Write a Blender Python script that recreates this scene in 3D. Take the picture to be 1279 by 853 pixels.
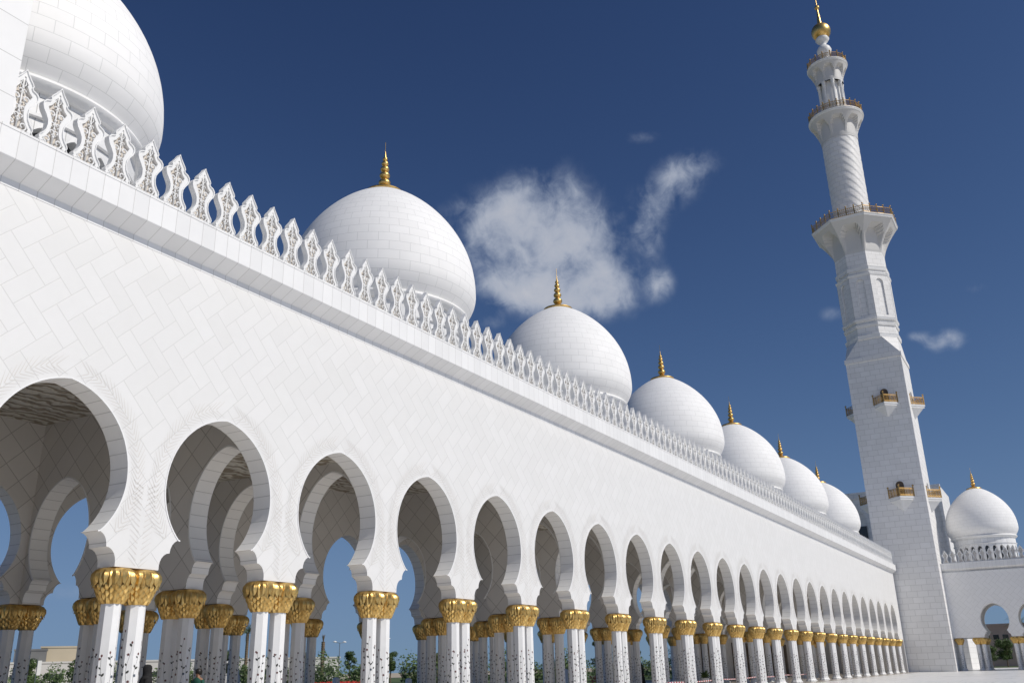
import bpy, bmesh, math, random
from math import sin, cos, pi, radians, sqrt, atan2, exp
from mathutils import Vector, Matrix, noise
random.seed(7)
for o in list(bpy.data.objects): bpy.data.objects.remove(o)
SC = bpy.context.scene
COL = SC.collection

# ------------------------------------------------------------------ camera
cam_d = bpy.data.cameras.new('camera'); cam = bpy.data.objects.new('camera', cam_d); COL.objects.link(cam)
cam_d.sensor_width = 36; cam_d.lens = 1130.63/1279*36; cam_d.clip_start = .1; cam_d.clip_end = 6000
CR, CU, CF = Vector((.5086, -.8607, -.0232)), Vector((-.2822, -.192, .94)), Vector((.8134, .4716, .3405))
CF.normalize(); CR = (CR - CF*CR.dot(CF)).normalized(); CU = CR.cross(CF)
CLOC = Vector((0, -17.956, 1.399))
cam.matrix_world = Matrix(((CR.x, CU.x, -CF.x, CLOC.x), (CR.y, CU.y, -CF.y, CLOC.y), (CR.z, CU.z, -CF.z, CLOC.z), (0, 0, 0, 1)))
SC.camera = cam

# ------------------------------------------------------------------ light and sky
SUN_EL, SUN_AZ = radians(43), radians(-84)       # azimuth measured from +X towards +Y
SKY_STRENGTH = .05
sun_d = bpy.data.lights.new('sun', 'SUN'); sun_d.energy = 2.8; sun_d.angle = radians(.5); sun_d.color = (1, .95, .875)
sun = bpy.data.objects.new('sun', sun_d); COL.objects.link(sun)
sv = Vector((cos(SUN_EL)*cos(SUN_AZ), cos(SUN_EL)*sin(SUN_AZ), sin(SUN_EL)))
sun.rotation_euler = sv.to_track_quat('Z', 'Y').to_euler(); sun.location = (20, -40, 60)
SC.view_settings.view_transform = 'Standard'; SC.view_settings.look = 'None'
SC.view_settings.exposure = 0.19; SC.view_settings.gamma = 1
SC.view_settings.use_curve_mapping = False

world = bpy.data.worlds.new('World'); SC.world = world; world.use_nodes = True
def build_world():
    nt = world.node_tree; N = nt.nodes; L = nt.links; N.clear()
    out = N.new('ShaderNodeOutputWorld'); bg = N.new('ShaderNodeBackground')
    sky = N.new('ShaderNodeTexSky'); sky.sky_type = 'NISHITA'; sky.sun_disc = False
    sky.sun_elevation = SUN_EL; sky.sun_rotation = pi/2 - SUN_AZ
    sky.altitude = 0; sky.air_density = .7; sky.dust_density = .05; sky.ozone_density = 3.0
    tc = N.new('ShaderNodeTexCoord')
    def math_(op, a, b=None, c=None, clamp=False):
        n = N.new('ShaderNodeMath'); n.operation = op; n.use_clamp = clamp
        for k, v in enumerate((a, b, c)):
            if v is None: continue
            if isinstance(v, (int, float)): n.inputs[k].default_value = v
            else: L.new(v, n.inputs[k])
        return n.outputs[0]
    def dot(v):
        n = N.new('ShaderNodeVectorMath'); n.operation = 'DOT_PRODUCT'
        L.new(tc.outputs['Generated'], n.inputs[0]); n.inputs[1].default_value = v; return n.outputs['Value']
    nz = N.new('ShaderNodeTexNoise'); nz.inputs['Scale'].default_value = 13; nz.inputs['Detail'].default_value = 12
    nz.inputs['Roughness'].default_value = .56; nz.inputs['Distortion'].default_value = .1
    L.new(tc.outputs['Generated'], nz.inputs['Vector'])
    nf = N.new('ShaderNodeTexNoise'); nf.inputs['Scale'].default_value = 42; nf.inputs['Detail'].default_value = 8
    nf.inputs['Roughness'].default_value = .6; nf.inputs['Distortion'].default_value = .6
    L.new(tc.outputs['Generated'], nf.inputs['Vector'])
    # clouds as directions: (azimuth from +X, elevation, half width, half height, tilt, density) in degrees
    total = None
    for az, el, rx, ry, tilt, k in CLOUDS:
        a, e, t = radians(az), radians(el), radians(tilt)
        c = Vector((cos(e)*cos(a), cos(e)*sin(a), sin(e)))
        r = Vector((sin(a), -cos(a), 0)); u = r.cross(c)
        r2 = r*cos(t)+u*sin(t); u2 = u*cos(t)-r*sin(t)
        x = math_('MULTIPLY', dot(r2), 1/sin(radians(rx))); y = math_('MULTIPLY', dot(u2), 1/sin(radians(ry)))
        d2 = math_('ADD', math_('MULTIPLY', x, x), math_('MULTIPLY', y, y))
        near = math_('GREATER_THAN', dot(c), 0)
        g = math_('MULTIPLY', math_('MULTIPLY', math_('POWER', 2.718, math_('MULTIPLY', d2, -1)), k), near)
        total = g if total is None else math_('ADD', total, g)
    if total is None: total = math_('MULTIPLY', 0, 0)
    total = math_('MINIMUM', total, 1.28)
    nn = math_('MULTIPLY', math_('SUBTRACT', nz.outputs['Fac'], .48), 3.0)
    n2 = math_('MULTIPLY', math_('SUBTRACT', nf.outputs['Fac'], .5), 1.3)
    m = math_('ADD', math_('ADD', math_('MULTIPLY', nn, math_('MINIMUM', math_('MULTIPLY', total, 2), 1)), math_('MULTIPLY', n2, math_('MINIMUM', math_('MULTIPLY', total, 2), 1))), total)
    mr = N.new('ShaderNodeMapRange'); mr.interpolation_type = 'SMOOTHSTEP'; L.new(m, mr.inputs[0])
    mr.inputs[1].default_value = .16; mr.inputs[2].default_value = 1.45; mr.inputs[3].default_value = 0; mr.inputs[4].default_value = .86
    mix = N.new('ShaderNodeMix'); mix.data_type = 'RGBA'
    def vm(op, a, b):
        n = N.new('ShaderNodeVectorMath'); n.operation = op
        for k, v in enumerate((a, b)):
            if isinstance(v, tuple): n.inputs[k].default_value = v
            else: L.new(v, n.inputs[k])
        return n.outputs[0]
    # film response of the sky: deep blue overhead, soft grey-blue towards the horizon
    x = vm('MULTIPLY', sky.outputs[0], (SKY_STRENGTH,)*3)
    gm = N.new('ShaderNodeGamma'); gm.inputs['Gamma'].default_value = 1.85; L.new(x, gm.inputs['Color']); x = gm.outputs[0]
    den = vm('ADD', vm('MULTIPLY', x, (110.5, 51.5, 24.5)), (1, 1, 1))
    sc2 = N.new('ShaderNodeVectorMath'); sc2.operation = 'DIVIDE'
    L.new(vm('MULTIPLY', x, tuple(v/SKY_STRENGTH for v in (17.7, 13.5, 10.9))), sc2.inputs[0]); L.new(den, sc2.inputs[1])
    L.new(mr.outputs[0], mix.inputs[0]); L.new(sc2.outputs[0], mix.inputs[6])
    cm = N.new('ShaderNodeMix'); cm.data_type = 'RGBA'; cr = N.new('ShaderNodeMapRange'); L.new(m, cr.inputs[0]); cr.inputs[1].default_value = .7; cr.inputs[2].default_value = 2.2
    L.new(cr.outputs[0], cm.inputs[0])
    for q, rad in ((6, (.30, .35, .45)), (7, (.50, .51, .55))): cm.inputs[q].default_value = (*[v/SKY_STRENGTH for v in rad], 1)
    L.new(cm.outputs[2], mix.inputs[7])
    L.new(mix.outputs[2], bg.inputs['Color']); bg.inputs['Strength'].default_value = SKY_STRENGTH
    L.new(bg.outputs[0], out.inputs[0])
CLOUDS = [
    # azimuth, elevation, half width, half height, tilt, density
    (31.3, 26.6, 2.7, 2.1, -4, 1.25),
    (27.63, 26.72, 3.12, 3.0, -4, 1.5),
    (24.47, 23.4, 2.6, 1.8, -14, 1.35),
    (29.96, 24.03, 3.54, 1.7, -4, 1.2),
    (27.26, 22.68, 2.53, 1.26, -4, 0.70),
    (19.4, 28.2, 3.4, 1.4, 31, 0.62),
    (17.57, 29.8, 1.5, 1.0, 16, 0.5),
    (20.5, 25.7, 0.9, 1.1, -4, 0.6),
    (19.90, 22.97, 0.8, 1.0, -4, 0.75),
    (20.42, 32.03, 1.46, 0.49, -4, 0.35),
    (3.34, 17.33, 1.15, 0.6, 6, 1.15),
    (4.71, 17.84, 0.68, 0.34, -4, 0.50),
    (0.79, 19.90, 1.00, 0.40, -4, 0.38),
    (9.27, 19.89, 0.81, 0.54, -4, 0.35),
    (31.56, 21.18, 0.91, 0.51, -4, 0.40),
    (55.65, 4.56, 4.81, 0.80, -4, 0.30),
    (15.93, 22.82, 1.44, 0.38, -4, 0.20),
]
build_world()

# ------------------------------------------------------------------ materials
def mat(name, color, rough=.5, metal=0, spec=.5):
    m = bpy.data.materials.new(name); m.use_nodes = True
    b = m.node_tree.nodes['Principled BSDF']
    b.inputs['Base Color'].default_value = (*color, 1); b.inputs['Roughness'].default_value = rough
    b.inputs['Metallic'].default_value = metal; b.inputs['Specular IOR Level'].default_value = spec
    return m
def noise_mat(name, c1, c2, scale=3, rough=.7, detail=6, bump=0, coord='Object', metal=0, lo=.35, hi=.65, bscale=None):
    m = mat(name, c1, rough, metal); nt = m.node_tree; N = nt.nodes; L = nt.links; b = N['Principled BSDF']
    tc = N.new('ShaderNodeTexCoord'); n = N.new('ShaderNodeTexNoise'); n.inputs['Scale'].default_value = scale; n.inputs['Detail'].default_value = detail
    L.new(tc.outputs[coord], n.inputs['Vector'])
    r = N.new('ShaderNodeValToRGB'); r.color_ramp.elements[0].position = lo; r.color_ramp.elements[1].position = hi
    r.color_ramp.elements[0].color = (*c1, 1); r.color_ramp.elements[1].color = (*c2, 1)
    L.new(n.outputs['Fac'], r.inputs[0]); L.new(r.outputs[0], b.inputs['Base Color'])
    if bump:
        bp = N.new('ShaderNodeBump'); bp.inputs['Strength'].default_value = bump; bp.inputs['Distance'].default_value = .02
        n3 = n
        if bscale:
            n3 = N.new('ShaderNodeTexNoise'); n3.inputs['Scale'].default_value = bscale; n3.inputs['Detail'].default_value = 4; L.new(tc.outputs[coord], n3.inputs['Vector'])
        L.new(n3.outputs['Fac'], bp.inputs['Height']); L.new(bp.outputs[0], b.inputs['Normal'])
    return m
def tile_mat(name, w, h, rot=0, joint=(.50, .50, .49), mortar=.012, c1=(.79, .79, .785), c2=(.85, .85, .845), offset=.5, rough=.55, vein=.04):
    """marble cladding: running-bond joints laid out in metres on the UV map"""
    m = mat(name, c1, rough); nt = m.node_tree; N = nt.nodes; L = nt.links; b = N['Principled BSDF']
    uv = N.new('ShaderNodeUVMap'); mp = N.new('ShaderNodeMapping'); mp.inputs['Rotation'].default_value = (0, 0, rot)
    L.new(uv.outputs[0], mp.inputs[0])
    br = N.new('ShaderNodeTexBrick'); br.offset = offset; br.inputs['Scale'].default_value = 1
    br.inputs['Brick Width'].default_value = w; br.inputs['Row Height'].default_value = h
    br.inputs['Mortar Size'].default_value = mortar; br.inputs['Mortar Smooth'].default_value = .3
    br.inputs['Color1'].default_value = (*c1, 1); br.inputs['Color2'].default_value = (*c2, 1); br.inputs['Mortar'].default_value = (*joint, 1)
    L.new(mp.outputs[0], br.inputs['Vector'])
    nz = N.new('ShaderNodeTexNoise'); nz.inputs['Scale'].default_value = .9; nz.inputs['Detail'].default_value = 8; nz.inputs['Roughness'].default_value = .65
    tc = N.new('ShaderNodeTexCoord'); L.new(tc.outputs['Object'], nz.inputs['Vector'])
    mr = N.new('ShaderNodeMapRange'); L.new(nz.outputs['Fac'], mr.inputs[0]); mr.inputs[1].default_value = .3; mr.inputs[2].default_value = .7
    mr.inputs[3].default_value = 1-vein; mr.inputs[4].default_value = 1+vein*.4
    mx = N.new('ShaderNodeVectorMath'); mx.operation = 'SCALE'; L.new(br.outputs['Color'], mx.inputs[0]); L.new(mr.outputs[0], mx.inputs['Scale'])
    L.new(mx.outputs[0], b.inputs['Base Color'])
    bp = N.new('ShaderNodeBump'); bp.inputs['Strength'].default_value = .35; bp.inputs['Distance'].default_value = .008; bp.invert = True
    L.new(br.outputs['Fac'], bp.inputs['Height']); L.new(bp.outputs[0], b.inputs['Normal'])
    return m
def herring_mat(name, w, joint, c1, c2, jw=.009, rough=.5):
    """marble slabs 1:2 laid as a 45 degree herringbone, in metres on the UV map"""
    m = mat(name, c1, rough); nt = m.node_tree; N = nt.nodes; L = nt.links; b = N['Principled BSDF']
    uv = N.new('ShaderNodeUVMap'); mp = N.new('ShaderNodeMapping'); mp.inputs['Rotation'].default_value = (0, 0, radians(45)); mp.inputs['Scale'].default_value = (1/w, 1/w, 1)
    L.new(uv.outputs[0], mp.inputs[0]); sp = N.new('ShaderNodeSeparateXYZ'); L.new(mp.outputs[0], sp.inputs[0])
    def mt(op, a, b_=None, c=None):
        n = N.new('ShaderNodeMath'); n.operation = op
        for k, v in enumerate((a, b_, c)):
            if v is None: continue
            if isinstance(v, (int, float)): n.inputs[k].default_value = v
            else: L.new(v, n.inputs[k])
        return n.outputs[0]
    x, y = sp.outputs[0], sp.outputs[1]; i, j = mt('FLOOR', x), mt('FLOOR', y); fx, fy = mt('SUBTRACT', x, i), mt('SUBTRACT', y, j)
    k = mt('FLOORED_MODULO', mt('SUBTRACT', i, j), 4)
    def eq(v): return mt('COMPARE', k, v, .1)
    e0, e1, e2, e3 = eq(0), eq(1), eq(2), eq(3)
    dL = mt('ADD', fx, e1); dR = mt('ADD', mt('SUBTRACT', 1, fx), e0); dB = mt('ADD', fy, e2); dT = mt('ADD', mt('SUBTRACT', 1, fy), e3)
    d = mt('MINIMUM', mt('MINIMUM', dL, dR), mt('MINIMUM', dB, dT))
    ai = mt('SUBTRACT', i, e1); aj = mt('ADD', j, e3)
    cb = N.new('ShaderNodeCombineXYZ'); L.new(ai, cb.inputs[0]); L.new(aj, cb.inputs[1])
    wn = N.new('ShaderNodeTexWhiteNoise'); L.new(cb.outputs[0], wn.inputs['Vector'])
    tc = N.new('ShaderNodeTexCoord'); nz = N.new('ShaderNodeTexNoise'); nz.inputs['Scale'].default_value = 1.6; nz.inputs['Detail'].default_value = 9; nz.inputs['Roughness'].default_value = .7; nz.inputs['Distortion'].default_value = .8
    L.new(tc.outputs['Object'], nz.inputs['Vector'])
    fac = mt('ADD', mt('MULTIPLY', wn.outputs['Value'], .6), mt('MULTIPLY', mt('SUBTRACT', nz.outputs['Fac'], .35), 1.2))
    mx = N.new('ShaderNodeMix'); mx.data_type = 'RGBA'; mx.clamp_factor = True; L.new(fac, mx.inputs[0]); mx.inputs[6].default_value = (*c1, 1); mx.inputs[7].default_value = (*c2, 1)
    jm = N.new('ShaderNodeMapRange'); jm.interpolation_type = 'SMOOTHSTEP'; L.new(d, jm.inputs[0]); jm.inputs[1].default_value = jw/w*.5; jm.inputs[2].default_value = jw/w*1.6
    mj = N.new('ShaderNodeMix'); mj.data_type = 'RGBA'; L.new(jm.outputs[0], mj.inputs[0]); mj.inputs[6].default_value = (*joint, 1); L.new(mx.outputs[2], mj.inputs[7])
    L.new(mj.outputs[2], b.inputs['Base Color'])
    bp = N.new('ShaderNodeBump'); bp.inputs['Strength'].default_value = .35; bp.inputs['Distance'].default_value = .008
    L.new(jm.outputs[0], bp.inputs['Height']); L.new(bp.outputs[0], b.inputs['Normal'])
    return m
M = {}
M['facade'] = herring_mat('marble_herringbone_cladding', .45, (.655, .65, .635), (.745, .74, .725), (.795, .79, .78))
M['farfacade'] = herring_mat('pale_herringbone_cladding', .50, (.66, .65, .63), (.86, .85, .83), (.90, .89, .875))
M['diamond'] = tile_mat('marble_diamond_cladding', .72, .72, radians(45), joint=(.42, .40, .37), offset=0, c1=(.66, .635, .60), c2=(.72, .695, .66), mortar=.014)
M['reveal'] = tile_mat('marble_arch_lining', .34, 2.0, 0, joint=(.60, .59, .57), offset=0, mortar=.012, c1=(.87, .86, .83), c2=(.90, .89, .87))
M['cornice'] = tile_mat('marble_cornice', .42, 3.0, 0, joint=(.60, .595, .58), offset=0, mortar=.010)
M['dome'] = tile_mat('marble_dome_cladding', .86, .42, 0, joint=(.70, .70, .69), mortar=.012, c1=(.875, .87, .858), c2=(.905, .90, .89), rough=.72)
M['tower'] = tile_mat('marble_tower_cladding', 1.25, .72, 0, joint=(.66, .65, .63), mortar=.03, c1=(.83, .82, .80), c2=(.89, .88, .865))
M['block'] = tile_mat('marble_block_cladding', 1.5, .95, 0, joint=(.55, .55, .54), mortar=.012)
M['drum'] = tile_mat('marble_drum_cladding', .8, 1.3, 0, joint=(.5, .5, .49), offset=0, mortar=.014)
M['marble'] = noise_mat('white_marble', (.78, .78, .77), (.85, .85, .845), 1.3, .5, bump=.03)
M['carve'] = mat('incised_leaf_lines', (.67, .645, .61), .6)
M['leafinlay'] = mat('dark_stone_inlay', (.05, .05, .04), .35)
M['redinlay'] = mat('red_stone_inlay', (.13, .05, .045), .4)
M['blueinlay'] = mat('grey_blue_stone_inlay', (.10, .12, .15), .35)
M['glass'] = mat('dark_glass', (.05, .055, .06), .15)
def gold_mat():
    m = noise_mat('gilded_metal', (.62, .40, .13), (.86, .60, .23), 7, 0.40, metal=1, bump=.2, bscale=26)
    return m
M['gold'] = gold_mat()
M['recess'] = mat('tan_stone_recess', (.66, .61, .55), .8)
M['goldrail'] = mat('gilded_railing', (.55, .36, .14), .45, 1)
M['doorwood'] = noise_mat('dark_bronze_door', (.08, .055, .035), (.13, .09, .06), 5, .4)
def ceiling_mat():
    m = mat('carved_plaster_ceiling', (.62, .58, .50), .7); nt = m.node_tree; N = nt.nodes; L = nt.links; b = N['Principled BSDF']
    tc = N.new('ShaderNodeTexCoord'); w = N.new('ShaderNodeTexWave'); w.wave_type = 'RINGS'; w.inputs['Scale'].default_value = 1.1
    w.inputs['Distortion'].default_value = 9; w.inputs['Detail'].default_value = 2; w.inputs['Detail Scale'].default_value = 1.5
    L.new(tc.outputs['Object'], w.inputs[0])
    r = N.new('ShaderNodeValToRGB'); r.color_ramp.elements[0].position = .25; r.color_ramp.elements[1].position = .6
    r.color_ramp.elements[0].color = (.34, .29, .22, 1); r.color_ramp.elements[1].color = (.68, .65, .58, 1)
    L.new(w.outputs['Fac'], r.inputs[0]); L.new(r.outputs[0], b.inputs['Base Color'])
    bp = N.new('ShaderNodeBump'); bp.inputs['Strength'].default_value = .9; bp.inputs['Distance'].default_value = .08
    L.new(w.outputs['Fac'], bp.inputs['Height']); L.new(bp.outputs[0], b.inputs['Normal'])
    return m
M['ceiling'] = ceiling_mat()
def court_mat():
    m = tile_mat('courtyard_marble', 1.2, 1.2, 0, joint=(.62, .61, .60), mortar=.01, offset=0, c1=(.88, .865, .84), c2=(.91, .90, .88), rough=.3, vein=.05)
    nt = m.node_tree; N = nt.nodes; L = nt.links; b = N['Principled BSDF']
    src = b.inputs['Base Color'].links[0].from_socket
    tc = N.new('ShaderNodeTexCoord'); w = N.new('ShaderNodeTexNoise'); w.inputs['Scale'].default_value = .12; w.inputs['Detail'].default_value = 3; w.inputs['Distortion'].default_value = 2.5
    L.new(tc.outputs['Object'], w.inputs['Vector'])
    r = N.new('ShaderNodeValToRGB'); e = r.color_ramp.elements; e[0].position = .475; e[0].color = (1, 1, 1, 1); e[1].position = .5; e[1].color = (.66, .67, .66, 1)
    n = e.new(.525); n.color = (1, 1, 1, 1)
    L.new(w.outputs['Fac'], r.inputs[0])
    mx = N.new('ShaderNodeMix'); mx.data_type = 'RGBA'; mx.blend_type = 'MULTIPLY'; mx.inputs[0].default_value = 1
    L.new(src, mx.inputs[6]); L.new(r.outputs[0], mx.inputs[7]); L.new(mx.outputs[2], b.inputs['Base Color'])
    return m
M['court'] = court_mat()
M['floor'] = tile_mat('gallery_marble_floor', .9, .9, 0, joint=(.2, .18, .15), offset=0, c1=(.50, .45, .39), c2=(.58, .53, .47), rough=.2)
M['terrain'] = noise_mat('sandy_ground', (.42, .36, .27), (.50, .44, .34), .05, .95, coord='Object')
M['lawn'] = noise_mat('lawn_grass', (.05, .09, .025), (.10, .14, .045), .6, .95)
M['asphalt'] = noise_mat('asphalt', (.045, .045, .047), (.065, .065, .066), 2, .9)
M['leaf'] = noise_mat('tree_leaves', (.05, .09, .025), (.11, .17, .05), 1.2, .6)
M['leaf2'] = noise_mat('olive_leaves', (.09, .12, .04), (.16, .19, .07), 1.2, .6)
M['bark'] = noise_mat('bark', (.11, .075, .05), (.2, .145, .1), 6, .9, bump=.5)
M['palmbark'] = noise_mat('palm_bark', (.17, .12, .08), (.28, .21, .14), 9, .9, bump=.6)
M['concrete'] = noise_mat('white_painted_concrete', (.66, .64, .60), (.72, .70, .66), .3, .8)
M['beige'] = noise_mat('beige_cladding', (.50, .43, .31), (.56, .48, .35), .2, .8)
M['greyclad'] = noise_mat('grey_cladding', (.16, .16, .16), (.21, .21, .2), .2, .8)
M['pink'] = noise_mat('pink_stone', (.68, .46, .40), (.76, .53, .46), .4, .8)
M['white'] = mat('white_paint', (.8, .8, .8), .4)
M['steel'] = mat('galvanised_steel', (.45, .46, .47), .4, 1)
M['redpaint'] = mat('red_paint', (.55, .05, .04), .5)
M['black'] = noise_mat('black_cloth', (.008, .008, .009), (.02, .02, .022), 8, .9)
M['greencloth'] = mat('dark_green_cloth', (.02, .10, .075), .85)
M['whitecloth'] = mat('white_cloth', (.75, .75, .74), .85)
M['skin'] = mat('skin', (.36, .2, .13), .55)
M['hair'] = mat('black_hair', (.012, .01, .009), .5)
M['redflower'] = noise_mat('red_petals', (.42, .02, .015), (.62, .06, .04), 3, .6)
M['rubber'] = mat('black_rubber', (.02, .02, .02), .7)

# ------------------------------------------------------------------ helpers
def link(name, me, parent=None, loc=None):
    o = bpy.data.objects.new(name, me); COL.objects.link(o)
    if parent: o.parent = parent
    if loc: o.location = loc
    return o
def fin(name, bm, mats, parent=None, smooth=False, loc=None):
    me = bpy.data.meshes.new(name); bm.normal_update(); bm.to_mesh(me); bm.free()
    for m in (mats if isinstance(mats, (list, tuple)) else [mats]): me.materials.append(M[m])
    if smooth:
        for p in me.polygons: p.use_smooth = True
        if smooth != 1: me.set_sharp_from_angle(angle=radians(smooth))
    return link(name, me, parent, loc)
def tag(o, label=None, cat=None, group=None, kind=None):
    for k, v in (('label', label), ('category', cat), ('group', group), ('kind', kind)):
        if v: o[k] = v
    return o
def empty(name, loc, label, cat, group=None, rz=0):
    o = link(name, None, None, loc); o.rotation_euler = (0, 0, rz); o.empty_display_size = .5
    return tag(o, label, cat, group)
def inst(name, src, parent, loc=(0, 0, 0), rz=0):
    o = src.copy(); o.name = name; COL.objects.link(o); o.parent = parent; o.location = loc; o.rotation_euler = (0, 0, rz); return o
def UV(bm): return bm.loops.layers.uv.verify()
def box(bm, x0, x1, y0, y1, z0, z1, mi=0, skip=''):
    uv = UV(bm); v = {}
    for i, x in enumerate((x0, x1)):
        for j, y in enumerate((y0, y1)):
            for k, z in enumerate((z0, z1)): v[i, j, k] = bm.verts.new((x, y, z))
    F = {'-z': (((0,0,0),(0,1,0),(1,1,0),(1,0,0)), 'xy'), '+z': (((0,0,1),(1,0,1),(1,1,1),(0,1,1)), 'xy'),
         '-y': (((0,0,0),(1,0,0),(1,0,1),(0,0,1)), 'xz'), '+y': (((0,1,0),(0,1,1),(1,1,1),(1,1,0)), 'xz'),
         '-x': (((0,0,0),(0,0,1),(0,1,1),(0,1,0)), 'yz'), '+x': (((1,0,0),(1,1,0),(1,1,1),(1,0,1)), 'yz')}
    for key, (ids, ax) in F.items():
        if key in skip: continue
        f = bm.faces.new([v[i] for i in ids]); f.material_index = mi
        for l in f.loops:
            c = l.vert.co; l[uv].uv = {'xy': (c.x, c.y), 'xz': (c.x, c.z), 'yz': (c.y, c.z)}[ax]
def tube(bm, pts, r, n=6, mi=0, cap=True, r_end=None):
    rings = []; P = [Vector(p) for p in pts]
    for i, p in enumerate(P):
        d = (P[min(i+1, len(P)-1)] - P[max(i-1, 0)]).normalized()
        a = d.orthogonal().normalized() if i == 0 else (ra - d*ra.dot(d)).normalized()
        ra = a; b = d.cross(a)
        rr = r if r_end is None else r + (r_end-r)*i/max(1, len(P)-1)
        rings.append([bm.verts.new(p + (a*cos(2*pi*k/n) + b*sin(2*pi*k/n))*rr) for k in range(n)])
    for A, B in zip(rings, rings[1:]):
        for k in range(n):
            f = bm.faces.new((A[k], A[(k+1) % n], B[(k+1) % n], B[k])); f.material_index = mi
    if cap:
        f = bm.faces.new(rings[0][::-1]); f.material_index = mi; f = bm.faces.new(rings[-1]); f.material_index = mi
def lathe(bm, prof, n=32, c=(0, 0, 0), mi=0, rot=0, rfun=None, caps=True, usc=None):
    """prof: list of (r, z); usc: radius used to turn angle into metres on the UV map"""
    uv = UV(bm); rings = []; L = [0]
    for (r0, z0), (r1, z1) in zip(prof, prof[1:]): L.append(L[-1] + math.hypot(r1-r0, z1-z0))
    for r, z in prof:
        ring = []
        for k in range(n):
            th = rot + 2*pi*k/n; rr = rfun(r, z, th) if rfun else r
            ring.append(bm.verts.new((c[0]+rr*cos(th), c[1]+rr*sin(th), c[2]+z)))
        rings.append(ring)
    R = usc or max(p[0] for p in prof)
    for i in range(len(prof)-1):
        for k in range(n):
            q = (rings[i][k], rings[i][(k+1) % n], rings[i+1][(k+1) % n], rings[i+1][k])
            f = bm.faces.new(q); f.material_index = mi
            us = (k, k+1, k+1, k); vs = (L[i], L[i], L[i+1], L[i+1])
            for l, u, v in zip(f.loops, us, vs): l[uv].uv = (u/n*2*pi*R, v)
    if caps:
        f = bm.faces.new(rings[0][::-1]); f.material_index = mi; f = bm.faces.new(rings[-1]); f.material_index = mi
    return rings
def prism(bm, n, r0, r1, z0, z1, c=(0, 0), rot=0, mi=0, caps=True):
    """regular prism / frustum given by apothem"""
    k = 1/cos(pi/n)
    return lathe(bm, [(r0*k, z0), (r1*k, z1)], n, (c[0], c[1], 0), mi, rot+pi/n, caps=caps, usc=r0)

# ------------------------------------------------------------------ arcade geometry
X0, BAY, ZAB, ZAP, WA = 13.794, 4.5, 3.75, 7.66, .587
I0, I1 = -2, 24
TH = .6
def arch_profile(bay, wa, zab=ZAB, s=None):
    """opening from the pier at u=0 to the pier at u=bay; returns (u,z) list from left springing to right springing"""
    h = bay/2; s = s or h/2.25
    zc = 5.72; R = 1.70; ha = ZAP-zc; d = (ha*ha-R*R)/(2*R)
    left = []
    cu, cz = 1.13*s, 4.50                                     # hw at the cusp
    ucusp = h-cu; um = wa+(ucusp-wa)*.5; zm = 4.16; zb = 3.84
    left.append((wa, zab)); left.append((wa, zb-.02))
    for k in range(6):                                        # lower lobe: centre (um, zb), hollow towards the opening
        a = k/5*pi/2; left.append((um-(um-wa)*cos(a), zb+(zm-zb)*sin(a)))
    for k in range(1, 6):
        a = k/5*pi/2; left.append((ucusp-(ucusp-um)*cos(a), zm+(cz-.015-zm)*sin(a)))
    hw = []
    a0 = math.asin((zc-cz)/R)
    for k in range(13):
        a = -a0+(a0)*k/12; hw.append((R*cos(a), zc+R*sin(a)))
    R2 = R+d; a1 = math.asin(ha/R2)
    for k in range(1, 17):
        a = a1*k/16; hw.append((max(R2*cos(a)-d, 0), zc+R2*sin(a)))
    left += [(h-w*s, z) for w, z in hw]
    right = [(bay-u, z) for u, z in left[-2::-1]]
    return left+right
def arch_bay(bm, bay, wa, ztop, P, thick, zab=ZAB, face=0, rev=1, u0=0, prof=None, bottom=True, back=True, top=False, ubot=None):
    """P(u,z,d) -> position; builds front, back and reveal of one bay"""
    uv = UV(bm); prof = prof or arch_profile(bay, wa, zab)
    loop = [(0, zab)] + prof + [(bay, zab), (bay, ztop), (0, ztop)]
    def ring(d): return [bm.verts.new(P(u, z, d)) for u, z in loop]
    A = ring(0); B = ring(thick)
    f = bm.faces.new(A); f.material_index = face
    for l, (u, z) in zip(f.loops, loop): l[uv].uv = (u+u0, z)
    if back:
        f = bm.faces.new(B[::-1]); f.material_index = face
        for l, (u, z) in zip(f.loops, loop[::-1]): l[uv].uv = (u+u0, z)
    s = 0; n = len(prof)
    rng = range(0 if bottom else 1, n+1 if bottom else n)
    for k in rng:
        a, b = k, k+1
        (u1, z1), (u2, z2) = loop[a], loop[b]; ds = math.hypot(u2-u1, z2-z1)
        f = bm.faces.new((A[b], A[a], B[a], B[b])); f.material_index = rev
        for l, q in zip(f.loops, ((s+ds, 0), (s, 0), (s, thick), (s+ds, thick))): l[uv].uv = (q[0]+.1, q[1]+.05)
        s += ds
    if top:
        f = bm.faces.new((A[-1], A[-2], B[-2], B[-1])); f.material_index = face
def rim(bm, prof, P, w=.032, p=.014, mi=2):
    """thin raised moulding that follows the arch on the face"""
    n = len(prof); O = []
    for k, (u, z) in enumerate(prof):
        a = prof[max(k-1, 0)]; b = prof[min(k+1, n-1)]
        t = Vector((b[0]-a[0], b[1]-a[1])); t.normalize(); nn = Vector((-t.y, t.x))
        O.append((u+nn.x*w, z+nn.y*w))
    for k in range(n-1):
        q = [(prof[k], -p), (prof[k+1], -p), (O[k+1], -p), (O[k], -p)]
        vs = [bm.verts.new(P(x[0], x[1], d)) for x, d in q]; f = bm.faces.new(vs); f.material_index = mi
        for (a, b) in ((prof[k], prof[k+1]), (O[k+1], O[k])):
            vs = [bm.verts.new(P(a[0], a[1], 0)), bm.verts.new(P(b[0], b[1], 0)), bm.verts.new(P(b[0], b[1], -p)), bm.verts.new(P(a[0], a[1], -p))]
            f = bm.faces.new(vs); f.material_index = mi
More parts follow.
